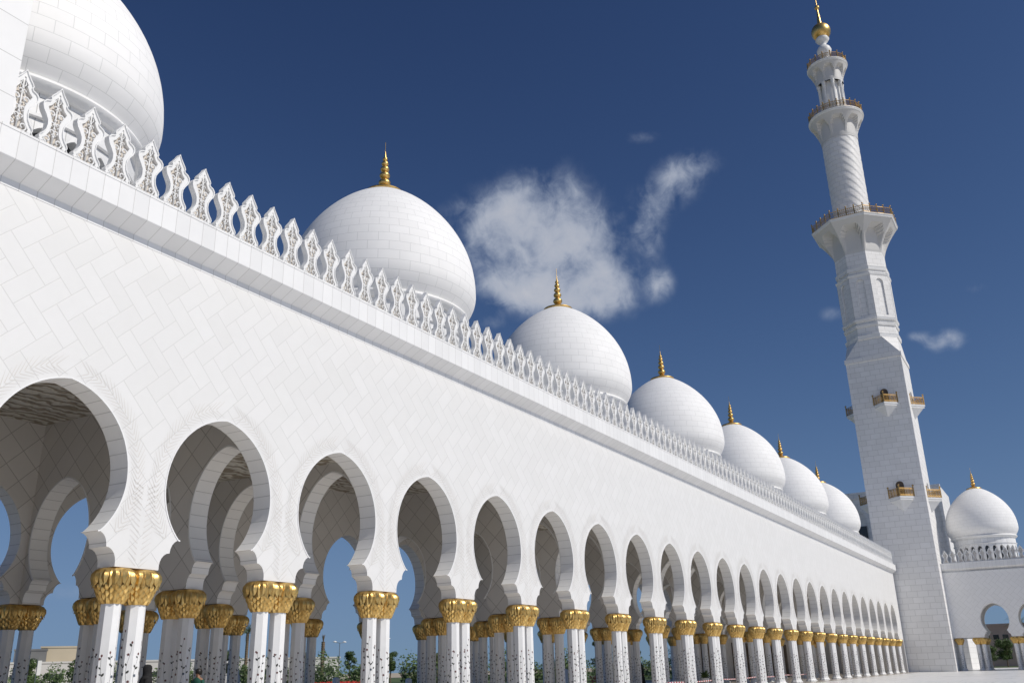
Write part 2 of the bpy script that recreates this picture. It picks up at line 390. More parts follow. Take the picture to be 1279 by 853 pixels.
def leaf_lines(bm, bay, P, d=-.004):
    """palm fronds incised round the arch: a mid line with slanting leaflets on both sides"""
    h = bay/2; zc = 5.72; mid = []
    def pt(a, off):
        R = 1.70+off; k = max(0, sin(a)); return (h-R*cos(a), zc+(R+.22*k)*sin(a))
    def line(p, q, w=.010):
        t = Vector((q[0]-p[0], q[1]-p[1])); n = Vector((-t.y, t.x)).normalized()*w
        vs = [bm.verts.new(P(*x, d)) for x in ((p[0]-n.x, p[1]-n.y), (q[0]-n.x*.3, q[1]-n.y*.3), (q[0]+n.x*.3, q[1]+n.y*.3), (p[0]+n.x, p[1]+n.y))]
        bm.faces.new(vs)
    for side in (0, 1):
        def S(p): return p if side == 0 else (bay-p[0], p[1])
        n = 34
        for k in range(n):
            a = radians(-38 + 120*k/n); da = radians(8)
            line(S(pt(a, .30)), S(pt(a+da, .50+.03*sin(k))))
            line(S(pt(a, .28)), S(pt(a+da, .10)))
        for k in range(15):                                  # chevrons falling down the spandrel on each side of the pier axis
            z = 5.55-.125*k; w = .30*(1-.35*k/15)
            u0 = .06
            line(S((u0, z)), S((u0+w, z+.17)))
# --- capital
def leaf_strip(bm, pts, w, mi=0):
    """curved pointed leaf: pts = centre line (Vector), w = half widths"""
    prev = None
    for k, (p, ww, side, out) in enumerate(pts):
        a = bm.verts.new(p-side*ww); c = bm.verts.new(p+out*ww*.65); b = bm.verts.new(p+side*ww)
        if prev:
            for q in ((prev[0], prev[1], c, a), (prev[1], prev[2], b, c)):
                f = bm.faces.new(q); f.material_index = mi; f.smooth = True
        prev = (a, c, b)
def make_capital(lod=0):
    bm = bmesh.new(); H0, H1 = 2.97, 3.745
    core = [(.215, H0), (.25, H0+.05), (.28, H0+.2), (.33, H0+.33), (.36, H0+.46), (.36, H0+.62), (.31, H1-.05), (.29, H1)]
    lathe(bm, core, 16 if not lod else 10)
    if lod:
        for v in bm.verts: pass
    def petal(th, z0, r0, L, w, curl, n=5):
        pts = []; out = Vector((cos(th), sin(th), 0)); side = Vector((-sin(th), cos(th), 0))
        for k in range(n):
            t = k/(n-1); z = z0+L*t; r = r0(t)
            ww = w*sin(pi*min(1, .18+.82*(t*.9+.1)))**.6 if k < n-1 else .004
            pts.append((Vector((r*cos(th), r*sin(th), z)), ww, side, out))
        leaf_strip(bm, pts, w)
    rows = 5; N = 12 if not lod else 9
    for j in range(rows):                                    # scale rows
        zb = H0+.0+.072*j; rb = .222+.026*j
        for k in range(N):
            th = 2*pi*(k+.5*(j % 2))/N
            petal(th, zb, lambda t, rb=rb: rb+.085*t, .15, .062+.007*j, 0, 4)
    for j, (rb, out, drop) in enumerate(((.30, .0, .0), (.285, -.025, .05))):
        n = 13 if not lod else 9
        for k in range(n):                                   # long fronds that rise and curl over at the tip
            th = 2*pi*(k+.5*j)/n; o = Vector((cos(th), sin(th), 0)); side = Vector((-sin(th), cos(th), 0)); pts = []
            path = [(rb, H1-.004), (rb+.07, H1-.045), (.435+out, H1-.14), (.455+out, H1-.24-drop*.6), (.44+out, H1-.33-drop), (.475+out, H1-.40-drop)]
            W = (.045, .07, .088, .076, .045, .003)
            for (r, z), w in zip(path, W): pts.append((Vector((r*cos(th), r*sin(th), z)), w, side, o))
            leaf_strip(bm, pts, 0)
    return bm
OCT = .212
def make_shaft():
    bm = bmesh.new(); prism(bm, 8, OCT, OCT-.008, .24, 2.98, rot=0)
    return bm
def make_base():
    bm = bmesh.new()
    prism(bm, 8, .33, .33, .032, .10); prism(bm, 8, .30, .235, .10, .20); prism(bm, 8, .24, .232, .20, .26)
    return bm
def make_inlay(seed):
    rnd = random.Random(seed); bm = bmesh.new()
    for fidx in range(8):
        th = fidx*pi/4; n = Vector((cos(th), sin(th), 0)); s = Vector((-sin(th), cos(th), 0)); half = .07
        top = rnd.uniform(1.75, 2.45)
        def W(u, z, e=.002):
            ap = OCT-.008*(z-.24)/2.74
            return s*u + n*(ap+e) + Vector((0, 0, z))
        def poly(pts, mi, e=.003):
            f = bm.faces.new([bm.verts.new(W(u, z, e)) for u, z in pts]); f.material_index = mi
        ph = rnd.uniform(0, 6); fr = rnd.uniform(4.2, 6.0); amp = half*.55; z = .28; prev = None
        def U(z): return amp*sin(z*fr+ph)
        while z < top:                                        # climbing stem
            u = U(z); w = .0042-.002*(z/top)
            if prev: poly([(prev[0]-w, prev[1]), (u-w, z), (u+w, z), (prev[0]+w, prev[1])], 0, .002)
            prev = (u, z); z += .05
        def leaf(u, z, a, L, mi):
            du, dz = cos(a), sin(a); w = L*.27; n1 = (-dz*w, du*w)
            poly([(u, z), (u+du*L*.35-n1[0], z+dz*L*.35-n1[1]), (u+du*L*.7-n1[0]*.8, z+dz*L*.7-n1[1]*.8), (u+du*L, z+dz*L), (u+du*L*.7+n1[0]*.8, z+dz*L*.7+n1[1]*.8), (u+du*L*.35+n1[0], z+dz*L*.35+n1[1])], mi)
        z = .36; side = 1; q_ = 0
        while z < top:
            side = -side; u = U(z); q_ += 1
            slope = pi/2-math.atan(amp*fr*cos(z*fr+ph))
            if q_ % 3:
                leaf(u, z, slope+side*rnd.uniform(.5, 1.0), rnd.uniform(.06, .095), 0)
                if rnd.random() < .5: leaf(u, z+.03, slope-side*rnd.uniform(.5, 1.0), rnd.uniform(.05, .075), 0)
            else:
                r = rnd.uniform(.030, .044)*(1-.25*z/top); cu, cz_ = u+side*.03, z+.03; mi_ = rnd.choice((1, 1, 2)); pts = []
                for q in range(20):
                    b = 2*pi*q/20; rr = r*(.62+.38*abs(sin(b*2.5))); pts.append((cu+rr*cos(b), cz_+rr*sin(b)))
                poly(pts, mi_, .0035)
            z += rnd.uniform(.15, .25)
        r = .03; poly([(U(top)+r*cos(b)*.7, top+r*sin(b)) for b in [2*pi*q/8 for q in range(8)]], 1, .0035)
    return bm

# ------------------------------------------------------------------ the near arcade building
bld = empty('domed_arcade', (X0, 0, 0), 'long sunlit white arcade carrying a row of domes, left of the minaret', 'arcade')
off = Vector((-X0, 0, 0))
def part(name, bm, mats, smooth=False, parent=bld):
    o = fin(name, bm, mats, parent, smooth)
    if parent is bld: o.location = off
    return o
ROWS = [.3, 3.8, 7.5, 11.4]
WALLS = [i for i in range(I0, I1+1) if i % 4 in (1, 2)]           # cross walls between the domed rooms
HALL_Z = 9.65
XA, XB = X0+I0*BAY-2.25, X0+I1*BAY+2.3
ZTOP = 11.46
# front wall
bm = bmesh.new()
PF = lambda i: (lambda u, z, d: Vector((X0+i*BAY+u, d, z)))
fp = arch_profile(BAY, WA)
for i in range(I0, I1):
    arch_bay(bm, BAY, WA, ZTOP, PF(i), TH, u0=i*BAY, prof=fp)
    rim(bm, fp[12:-12], PF(i))
box(bm, XA, X0+I0*BAY, 0, TH, ZAB, ZTOP, 0, skip='+x'); box(bm, X0+I1*BAY, XB, 0, TH, ZAB, ZTOP, 0, skip='-x')
for i in range(I0, I1):
    nf = len(bm.faces); leaf_lines(bm, BAY, PF(i)); bm.faces.ensure_lookup_table()
    for f in bm.faces[nf:]: f.material_index = 3
part('front_wall', bm, ['facade', 'reveal', 'marble', 'carve'], smooth=28)
# rear wall
CZ = 7.95
y = ROWS[3]; bm = bmesh.new()
for i in range(I0, I1):
    if i >= 15: continue
    arch_bay(bm, BAY, WA, ZTOP, (lambda i: (lambda u, z, d: Vector((X0+i*BAY+u, y-TH/2+d, z))))(i), TH, u0=i*BAY, prof=fp)
box(bm, X0+15*BAY, XB, y-TH/2, y+TH/2, .03, ZTOP, 0, skip='-x')
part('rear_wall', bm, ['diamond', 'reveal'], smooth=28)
# cross walls: three arches deep
cross = None
for i in WALLS:
    if cross is None:
        bm = bmesh.new()
        for a, b in zip(ROWS, ROWS[1:]):
            pr = arch_profile(b-a, WA-.06, ZAB+.004)
            arch_bay(bm, b-a, WA-.06, HALL_Z+.012, (lambda a: (lambda u, z, d: Vector((TH/2-d, a+u, z))))(a), TH, zab=ZAB+.004, u0=a, prof=pr)
            for sd in (-1, 1): rim(bm, pr[12:-12], (lambda a, sd: (lambda u, z, d: Vector((sd*(TH/2-d), a+u, z))))(a, sd), .045, .02)
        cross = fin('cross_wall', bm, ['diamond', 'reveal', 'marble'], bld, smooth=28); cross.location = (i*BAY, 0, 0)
    else: inst('cross_wall', cross, bld, (i*BAY, 0, 0))
# end walls, ceiling, roof
bm = bmesh.new(); box(bm, XA-.3, XA, 0, 11.7, .03, ZTOP); part('end_wall', bm, ['facade'])
bm = bmesh.new(); box(bm, XB, XB+.35, .003, 11.7, .03, ZTOP)
part('end_wall', bm, ['facade'])
for k in range(len(WALLS)):
    i = WALLS[k]
    if i % 4 == 1:
        bm = bmesh.new(); box(bm, X0+i*BAY+.1, X0+(i+1)*BAY-.1, .3, ROWS[3], CZ, CZ+.3); part('passage_ceiling', bm, 'ceiling')
    else:
        bm = bmesh.new(); x1 = min(X0+(i+3)*BAY, XB); box(bm, X0+i*BAY, x1, .3, ROWS[3], HALL_Z, HALL_Z+.3); part('hall_ceiling', bm, 'ceiling')
bm = bmesh.new(); box(bm, XA, XB, .5, 11.3, 11.9, 12.3); part('roof', bm, 'marble')
# cornice
ZL0, ZL1, YL = 11.93, 12.597, -.45
def cornice(parent, name, x0, x1, front_sign=-1, ybase=0):
    bm = bmesh.new(); uv = UV(bm)
    prof = [(0, 11.455), (-.012, 11.46), (-.012, 11.64), (-.05, 11.66), (-.42, 11.875), (YL+.012, 11.89), (YL, 11.905), (YL, ZL1-.06), (YL-.015, ZL1-.05), (YL-.015, ZL1), (.62, ZL1), (.62, 11.34)]
    A = [bm.verts.new((x0, y, z)) for y, z in prof]; B = [bm.verts.new((x1, y, z)) for y, z in prof]; s = 0
    for k in range(len(prof)):
        j = (k+1) % len(prof); ds = math.hypot(prof[j][0]-prof[k][0], prof[j][1]-prof[k][1])
        f = bm.faces.new((A[k], B[k], B[j], A[j]))
        for l, q in zip(f.loops, ((x0, s), (x1, s), (x1, s+ds), (x0, s+ds))): l[uv].uv = (q[0], q[1]*.3+.2)
        s += ds
    f = bm.faces.new(A[::-1]); f = bm.faces.new(B)
    return bm
part('cornice', cornice(bld, 'cornice', XA-.3, XB+.4), 'cornice')
# merlons
def merlon_outline():
    L = [(0, .412), (.05, .412), (.07, .36), (.12, .33), (.17, .35), (.23, .33), (.30, .27), (.40, .215), (.52, .195), (.64, .205), (.75, .26), (.86, .335), (.96, .37), (1.05, .365), (1.12, .31), (1.155, .215), (1.19, .195), (1.24, .215), (1.30, .19), (1.40, .115), (1.50, .045), (1.59, .0)]
    return L
def make_merlon():
    bm = bmesh.new(); L = merlon_outline(); T0, T1 = -.07, .07
    out = [(w, z) for z, w in L] + [(-w, z) for z, w in L[-2::-1]]
    n = len(out); inn = []
    for k, (x, z) in enumerate(out):
        a = Vector(out[k-1]) if k else Vector(out[-1]); b = Vector(out[(k+1) % n]); t = (b-a).normalized(); nn = Vector((-t.y, t.x))
        w = .10+.05*max(0, min(1, (z-.55)/.3))*(1 if z < 1.15 else .3)
        q = Vector((x, z))+nn*w
        if abs(q.x) < .02 or q.x*x < 0: q.x = .02*(1 if x >= 0 else -1)
        if k in (0, n-1): q = Vector((x-.10*(1 if x > 0 else -1), .09))
        q.y = min(max(q.y, .09), 1.40)
        inn.append((q.x, q.y))
    def ring(P, y): return [bm.verts.new((x, y, z)) for x, z in P]
    def band(P, Q, close=True):
        for k in range(n):
            j = (k+1) % n
            try: bm.faces.new((P[k], P[j], Q[j], Q[k]))
            except ValueError: pass
    oF, oB, iF, iB = ring(out, T0), ring(out, T1), ring(inn, T0), ring(inn, T1)
    band(oF, iF); band(iB, oB); band(oB, oF); band(iF, iB)
    # outer bead standing proud of the face
    mid = [((a[0]*.8+b[0]*.2), (a[1]*.8+b[1]*.2)) for a, b in zip(out, inn)]; mF = ring(mid, T0-.03); oo = ring(out, T0-.03)
    oF2 = ring(out, T0); mF2 = ring(mid, T0)
    band(oo, mF); band(oF2, oo); band(mF, mF2)
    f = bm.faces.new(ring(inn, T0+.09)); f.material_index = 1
    bmesh.ops.remove_doubles(bm, verts=bm.verts, dist=.0004)
    bmesh.ops.recalc_face_normals(bm, faces=bm.faces)
    return bm
def make_scroll():
    bm = bmesh.new()
    def spiral(cx, cz, r, turns, s, a0, w=.016):
        pts = []
        for k in range(int(9*turns)+1):
            t = k/(9*turns); a = a0+s*t*turns*2*pi; rr = r*(1-.75*t); pts.append((cx+rr*cos(a), 0, cz+rr*sin(a)))
        tube(bm, [(x, -.045, z) for x, y, z in pts], w, 5); 
    for s in (-1, 1):
        spiral(s*.13, .20, .10, 1.1, s, -pi/2, .02); spiral(s*.20, .12, .05, .8, -s, 0, .016)
        spiral(s*.06, .42, .075, 1.0, -s, -pi/2, .018); spiral(s*.055, .62, .07, 1.0, s, -pi/2, .018)
        spiral(s*.10, .86, .10, 1.1, s, -pi/2, .022); spiral(s*.055, 1.05, .06, .9, -s, -pi/2, .016)
        tube(bm, [(s*.005, -.035, 1.14), (s*.06, -.035, 1.22), (s*.045, -.035, 1.30), (0, -.035, 1.40)], .016, 5)
    tube(bm, [(0, -.03, .08), (0, -.03, 1.4)], .02, 5)
    for z in (.31, .52, .74, 1.12):
        bmesh.ops.create_uvsphere(bm, u_segments=8, v_segments=5, radius=.035, matrix=Matrix.Translation((0, -.035, z)))
    return bm
MER = .842; first = 9.19
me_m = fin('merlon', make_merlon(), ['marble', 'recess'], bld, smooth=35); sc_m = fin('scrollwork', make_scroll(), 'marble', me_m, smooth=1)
me_m.location = (first-MER-X0, -.27, ZL1)
k = 0; rest = []
xs = [first+MER*j for j in range(0, 136)]
for j, x in enumerate(xs):
    if j < 99:
        c = inst('merlon', me_m, bld, (x-X0, -.27, ZL1)); inst('scrollwork', sc_m, c)
    else: rest.append(x)
def merge_copies(name, srcs, places, mats, parent):
    bm = bmesh.new()
    for src, mis in srcs:
        for loc, rz in places:
            n0 = len(bm.verts); f0 = len(bm.faces); bm.from_mesh(src.data); bm.verts.ensure_lookup_table(); bm.faces.ensure_lookup_table()
            mt = Matrix.Translation(loc) @ Matrix.Rotation(rz, 4, 'Z')
            bmesh.ops.transform(bm, matrix=mt, verts=bm.verts[n0:])
            for f in bm.faces[f0:]: f.material_index = mis[min(f.material_index, len(mis)-1)]
    return fin(name, bm, mats, parent)
mr = merge_copies('merlon', [(me_m, [0, 1]), (sc_m, [0])], [((x-X0, -.27, ZL1), 0) for x in rest], ['marble', 'recess'], bld); mr['kind'] = 'stuff'
# columns
sh0 = None
INL = [bpy.data.meshes.new('flower_inlay') for _ in range(3)]
for q, me in enumerate(INL):
    b_ = make_inlay(q+3); b_.to_mesh(me); b_.free()
    for m in ('leafinlay', 'redinlay', 'blueinlay'): me.materials.append(M[m])
spots = []
for i in range(I0, I1+1):
    for s in (-1, 1): spots.append((X0+i*BAY+s*.325, .3, 0))
for r in (1, 2, 3):
    for i in range(I0, I1+1):
        if (r == 3 and i >= 15) or (r < 3 and i not in WALLS): continue
        for s in (-1, 1):
            spots.append((X0+i*BAY+(s*.325 if r == 3 else 0), ROWS[r]+(0 if r == 3 else s*.325), r))
spots.sort(key=lambda p: (p[2] > 0, (Vector((p[0], p[1]))-Vector((CLOC.x+8, CLOC.y+4))).length))
shaft = fin('column', make_shaft(), 'marble', bld)
capm = fin('capital', make_capital(), 'gold', shaft, smooth=40); basem = fin('column_base', make_base(), 'marble', shaft)
inl = link('flower_inlay', INL[0], shaft)
protos = (shaft, capm, basem)
capl = make_capital(1); lowcap = bpy.data.meshes.new('capital_far'); capl.to_mesh(lowcap); capl.free()
for q, (x, y, r) in enumerate(spots[:100]):
    rz = (q*3 % 8)*pi/4
    if q == 0: c = shaft; c.location = (x-X0, y, 0)
    else:
        c = inst('column', shaft, bld, (x-X0, y, 0), rz); inst('capital', capm, c); inst('column_base', basem, c)
        o = link('flower_inlay', INL[q % 3], c)
pl = [((x-X0, y, 0), (q*3 % 8)*pi/4) for q, (x, y, r) in enumerate(spots[100:])]
class _S:
    def __init__(s, d): s.data = d
st = merge_copies('column', [(shaft, [0]), (basem, [0]), (_S(lowcap), [1]), (_S(INL[1]), [2])], pl, ['marble', 'gold', 'leafinlay'], bld); st['kind'] = 'stuff'
# dark doors in the closed rear wall
for i in range(15, I1):
    bm = bmesh.new(); x = X0+i*BAY+2.25; box(bm, x-1.0, x+1.0, ROWS[3]-.42, ROWS[3]-.303, .03, 3.4)
    for s in (-1, 1):
        for z in (.4, 1.9): box(bm, x+s*.5-.35, x+s*.5+.35, ROWS[3]-.45, ROWS[3]-.42, z, z+1.2)
    part('door', bm, 'doorwood')
# domes
DX, DS, DY, ZT, ZTIP, RM, ZM, ZB, RB = 29.498, 17.414, 5.863, 22.62, 24.70, 4.237, 17.19, 16.06, 3.72
def dome_profile():
    P = []
    for k in range(12): t = k/12; P.append((RB+(RM-RB)*(1-(1-t)**2), ZB+(ZM-ZB)*t))
    for k in range(49):
        t = k/48; P.append((max(RM*(1-t**2.109)**.712, .03), ZM+(ZT-ZM)*t))
    return P
def make_dome(full=True):
    bm = bmesh.new(); lathe(bm, dome_profile(), 96, usc=4.1); return bm
def make_ring():
    bm = bmesh.new()
    lathe(bm, [(3.5, 15.72), (3.74, 15.74), (3.80, 15.80), (3.88, 15.86), (3.92, 15.95), (3.88, 16.04), (3.78, 16.10), (3.70, 16.12)], 96, caps=False)
    return bm
def make_drum():
    bm = bmesh.new(); n = 26; Rr = 3.62; seg = 2*pi*Rr/n; zt = 15.76; zs = 12.28; h = seg/2
    prof = []
    w = .27
    prof = [(h-w, zs), (h-w, 14.35)]
    for k in range(1, 8):
        a = pi*k/8; prof.append((h-w*cos(a), 14.35+sin(a)*.36*(1 if k != 4 else 1.1)))
    prof += [(h+w, 14.35), (h+w, zs)]
    for j in range(n):
        def P(u, z, d, j=j):
            th = (j+u/seg)*2*pi/n; return Vector(((Rr-d)*cos(th), (Rr-d)*sin(th), z))
        # split flat panels so that they follow the curve
        arch_bay(bm, seg, h-w, zt, P, .32, zab=zs, prof=prof, u0=j*seg, bottom=False, back=False, face=0, rev=1)
    for j in range(n):                                       # flat dark panels set back in the niches
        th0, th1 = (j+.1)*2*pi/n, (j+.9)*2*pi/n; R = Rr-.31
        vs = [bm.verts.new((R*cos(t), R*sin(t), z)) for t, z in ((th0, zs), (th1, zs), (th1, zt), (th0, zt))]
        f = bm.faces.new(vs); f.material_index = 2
    lathe(bm, [(3.78, 12.28), (3.78, 12.75), (3.66, 12.80), (3.64, 12.9)], 72, mi=1, caps=False)
    lathe(bm, [(3.64, 14.95), (3.71, 14.98), (3.71, 15.06), (3.64, 15.09)], 72, mi=1, caps=False)
    return bm
def make_finial():
    bm = bmesh.new()
    P = [(.84, 22.20), (.93, 22.40), (.90, 22.46), (.62, 22.55), (.40, 22.64), (.26, 22.73), (.18, 22.80)]
    z = 22.80
    for r, hh in ((.29, .44), (.25, .37), (.21, .32), (.17, .27), (.12, .22)):
        for k in range(1, 8):
            a = -pi/2+pi*k/7; P.append((max(r*.42, r*cos(a)), z+hh/2+hh/2*sin(a)))
        z += hh
    P += [(.05, z+.05), (.012, ZTIP+.05)]
    lathe(bm, P, 24)
    tube(bm, [(0, 0, ZTIP), (0, 0, ZTIP+.55)], .012, 5)
    return bm
dome0 = fin('dome', make_dome(), 'dome', bld, smooth=1)
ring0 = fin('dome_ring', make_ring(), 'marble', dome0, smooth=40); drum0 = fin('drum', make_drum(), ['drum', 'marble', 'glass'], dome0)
fin0 = fin('finial', make_finial(), 'gold', dome0, smooth=40)
for j in range(-1, 6):
    L_ = (DX+DS*j-X0, DY, 0)
    if j == -1: dome0.location = L_
    else:
        c = inst('dome', dome0, bld, L_, rz=.3*j)
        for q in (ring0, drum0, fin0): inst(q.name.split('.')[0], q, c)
# ------------------------------------------------------------------ portal pylon above the cornice at the near end
bm = bmesh.new(); box(bm, -9, 8.99, -.43, 3.2, 12.60, 27, 0)
box(bm, -9.01, 9.0, -.50, 3.3, 27, 27.5)
py = fin('portal_pylon', bm, 'block'); tag(py, 'plain white marble pylon on the cornice in front of the biggest dome', 'pylon')

# ------------------------------------------------------------------ minaret
MS = 1.034
def mz(z): return 1.4+(z-1.4)*MS
MX, MY, MH = 128.42, -1.76, 3.53
mn = empty('minaret', (MX, MY, 0), 'very tall white marble minaret with gold balcony rails and gold ball on top', 'minaret')
def mpart(name, bm, mats, smooth=False, parent=mn): return fin(name, bm, mats, parent, smooth)
zL = mz(38.3)
bm = bmesh.new(); box(bm, -MH, MH, -MH, MH, 0, zL, 0); mpart('square_shaft', bm, 'tower')
bm = bmesh.new(); box(bm, -MH-.12, MH+.12, -MH-.12, MH+.12, zL-.02, zL+.55); mpart('ledge', bm, 'tower')
# transition: square to octagon with sloping corner faces
bm = bmesh.new(); uv = UV(bm); a = MH-.02; oc = 3.28; z0, z1 = zL+.55, mz(41.6)
t8 = oc*math.tan(pi/8)
sq = [(-a, -a), (a, -a), (a, a), (-a, a)]; V0 = [bm.verts.new((x, y, z0)) for x, y in sq]
op = [(-t8, -oc), (t8, -oc), (oc, -t8), (oc, t8), (t8, oc), (-t8, oc), (-oc, t8), (-oc, -t8)]; V1 = [bm.verts.new((x, y, z1)) for x, y in op]
for k in range(4):
    j = (k+1) % 4
    f1 = bm.faces.new((V0[k], V0[j], V1[(2*k+1) % 8], V1[2*k])); f2 = bm.faces.new((V0[j], V1[(2*k+2) % 8], V1[(2*k+1) % 8]))
    for f in (f1, f2):
        for l in f.loops: l[uv].uv = (l.vert.co.x+l.vert.co.y, l.vert.co.z)
bm.faces.new(V1)
mpart('transition', bm, 'tower')
zo1 = mz(57.0)
bm = bmesh.new(); prism(bm, 8, 3.28, 3.20, z1-.05, zo1+.1, caps=False); 
# panels with tall round-headed niches on the eight faces
seg = 2*3.40*math.tan(pi/8); za, zb_ = mz(44.1), mz(50.4)
h = seg/2; w = .55; pf = [(h-w, za+.4), (h-w, zb_-1.2)] + [(h-w*cos(pi*k/10), zb_-1.2+w*sin(pi*k/10)) for k in range(1, 10)] + [(h+w, zb_-1.2), (h+w, za+.4)]
for j in range(8):
    th = j*pi/4; n_ = Vector((cos(th), sin(th), 0)); s_ = Vector((-sin(th), cos(th), 0))
    def P(u, z, d): return n_*(3.43-d)+s_*(u-h)+Vector((0, 0, z))
    arch_bay(bm, seg, h-w, zb_, P, .16, zab=za+.4, prof=pf, bottom=True, back=False)
    vs = [P(0, za, 0), P(seg, za, 0), P(seg, za+.4, 0), P(0, za+.4, 0)]; f = bm.faces.new([bm.verts.new(v) for v in vs])
    for l, q in zip(f.loops, ((0, za), (seg, za), (seg, za+.4), (0, za+.4))): l[UV(bm)].uv = q
mpart('octagonal_shaft', bm, ['tower', 'marble'])
for z, hh, r in ((mz(41.6), .5, 3.55), (mz(43.2), .32, 3.52), (mz(44.0), .3, 3.62), (mz(50.4), .3, 3.6), (mz(51.3), .5, 3.5)):
    bm = bmesh.new(); k_ = 1/cos(pi/8); lathe(bm, [((r-.10)*k_, z-hh/2), ((r-.06)*k_, z+hh/2-.08), ((r-.03)*k_, z+hh/2-.06), ((r-.03)*k_, z+hh/2)], 8, rot=pi/8); mpart('string_course', bm, 'marble')
def flare(bm, rb, rt, z0, z1, ribs, octo=False, n=128, steps=22, rot=0):
    def outer(th):
        if not octo: return 1
        a = (th+pi/8) % (pi/4)-pi/8; return 1/cos(a)
    prof = [(k/steps, k/steps) for k in range(steps+1)]; rings = []; uv = UV(bm)
    for _, t in prof:
        ring_ = []
        for k in range(n):
            th = 2*pi*k/n; ph = (th*ribs/(2*pi)+rot) % 1; x = abs(ph-.5)*2      # 1 on the rib, 0 mid niche
            g_rib = t**1.55
            arch_t = .86-.62*x**3.2
            g_mid = .02+.10*t if t < arch_t else g_rib
            m_ = 1 if x > .86 else 0
            g = g_rib if m_ else min(g_rib, g_mid)
            r = (rb+(rt-rb)*g)*outer(th); ring_.append(bm.verts.new((r*cos(th), r*sin(th), z0+(z1-z0)*t)))
        rings.append(ring_)
    for A, B in zip(rings, rings[1:]):
        for k in range(n): bm.faces.new((A[k], A[(k+1) % n], B[(k+1) % n], B[k]))
    bm.faces.new(rings[-1])
def railing(R, z, n, octo=False, hgt=1.15, posts_per=1):
    bm = bmesh.new()
    pts = []
    for k in range(n):
        th = 2*pi*k/n+(pi/8 if octo else 0); a = ((th+pi/8) % (pi/4)-pi/8); r = R/cos(a) if octo else R; pts.append(Vector((r*cos(th), r*sin(th), z)))
    for k in range(n):
        p, q = pts[k], pts[(k+1) % n]; up = Vector((0, 0, 1))
        tube(bm, [p, p+up*hgt*1.18], .075, 6); bmesh.ops.create_uvsphere(bm, u_segments=6, v_segments=4, radius=.12, matrix=Matrix.Translation(p+up*hgt*1.22))
        for zz in (.12, .95): tube(bm, [p+up*hgt*zz, q+up*hgt*zz], .05, 5)
        m_ = 4 if (q-p).length > .8 else 2
        for j in range(m_):
            a, b = p.lerp(q, j/m_), p.lerp(q, (j+1)/m_)
            tube(bm, [a+up*.12*hgt, b+up*.95*hgt], .025, 4); tube(bm, [b+up*.12*hgt, a+up*.95*hgt], .025, 4)
            c = a.lerp(b, .5)+up*hgt*.53
            d = (q-p).normalized(); tube(bm, [c+(d*cos(x)+up*sin(x))*.17 for x in [2*pi*y/8 for y in range(9)]], .022, 4, cap=False)
    return bm
zs1 = mz(58.5)
bm = bmesh.new(); flare(bm, 3.2, 5.45, mz(53.6), zs1-.38, 8, True, rot=.5); mpart('balcony_corbel', bm, 'tower')
bm = bmesh.new(); prism(bm, 8, 5.50, 5.55, zs1-.38, zs1-.1); prism(bm, 8, 5.62, 5.62, zs1-.1, zs1); mpart('balcony_floor', bm, 'marble')
mpart('balcony_railing', railing(5.45, zs1, 32, True), 'goldrail')
# round shaft with spiral bands
zr0, zr1 = zs1, mz(73.0)
bm = bmesh.new()
def rf(r, z, th):
    ph = ((th*12/(2*pi)) + (z-zr0)/1.32) % 1
    return r + (.058*(1-ph) if ph > .06 else .058*ph/.06)
lathe(bm, [(2.50+.05*k/110, zr0+(zr1-zr0)*k/110) for k in range(111)], 240, rfun=rf, usc=2.6); mpart('spiral_shaft', bm, 'tower', smooth=25)
zs2 = mz(76.6)
bm = bmesh.new(); flare(bm, 2.62, 3.85, mz(72.6), zs2-.4, 8, rot=.25); mpart('balcony_corbel', bm, 'tower')
bm = bmesh.new(); lathe(bm, [(3.88, zs2-.4), (3.95, zs2-.3), (3.92, zs2-.2), (4.02, zs2-.12), (4.02, zs2)], 64); mpart('balcony_floor', bm, 'marble')
mpart('balcony_railing', railing(3.85, zs2, 24), 'goldrail')
# lantern
zc1 = mz(82.6); bm = bmesh.new(); lathe(bm, [(1.35, zs2), (1.35, zc1+.3)], 32); mpart('lantern_core', bm, 'marble', smooth=40)
lc = None
for k in range(8):
    th = 2*pi*(k+.5)/8; loc = (1.72*cos(th), 1.72*sin(th), 0)
    if lc is None:
        bm = bmesh.new(); lathe(bm, [(.30, zs2), (.30, zs2+.4), (.22, zs2+.55), (.20, zc1-.7), (.28, zc1-.6), (.22, zc1-.5), (.33, zc1-.1), (.33, zc1+.1)], 14)
        lc = mpart('lantern_column', bm, 'marble', smooth=40); lc.location = loc
    else: inst('lantern_column', lc, mn, loc)
zs3 = mz(85.8)
bm = bmesh.new(); flare(bm, 1.98, 2.9, zc1, zs3-.35, 8, rot=.25); mpart('balcony_corbel', bm, 'tower')
bm = bmesh.new(); lathe(bm, [(2.92, zs3-.35), (2.98, zs3-.25), (2.95, zs3-.15), (3.04, zs3-.08), (3.04, zs3)], 48); mpart('balcony_floor', bm, 'marble')
mpart('balcony_railing', railing(2.88, zs3, 16, hgt=1.0), 'goldrail')
z = zs3; P = [(1.0, z), (.85, z+.8), (.55, z+1.6), (.5, z+2.0), (.95, z+2.7), (1.12, z+3.3), (.95, z+3.8), (.5, z+4.3), (.45, z+4.6), (.8, z+5.0), (1.05, z+5.4), (.85, z+5.8), (.5, z+6.0)]
bm = bmesh.new(); lathe(bm, P, 32); mpart('neck', bm, 'marble', smooth=60)
zb0 = mz(92.5); R = 1.47
bm = bmesh.new(); P = [(.45, zb0-R*.98)]+[(R*cos(a), zb0+R*sin(a)) for a in [(-75+150*k/18)*pi/180 for k in range(19)]]
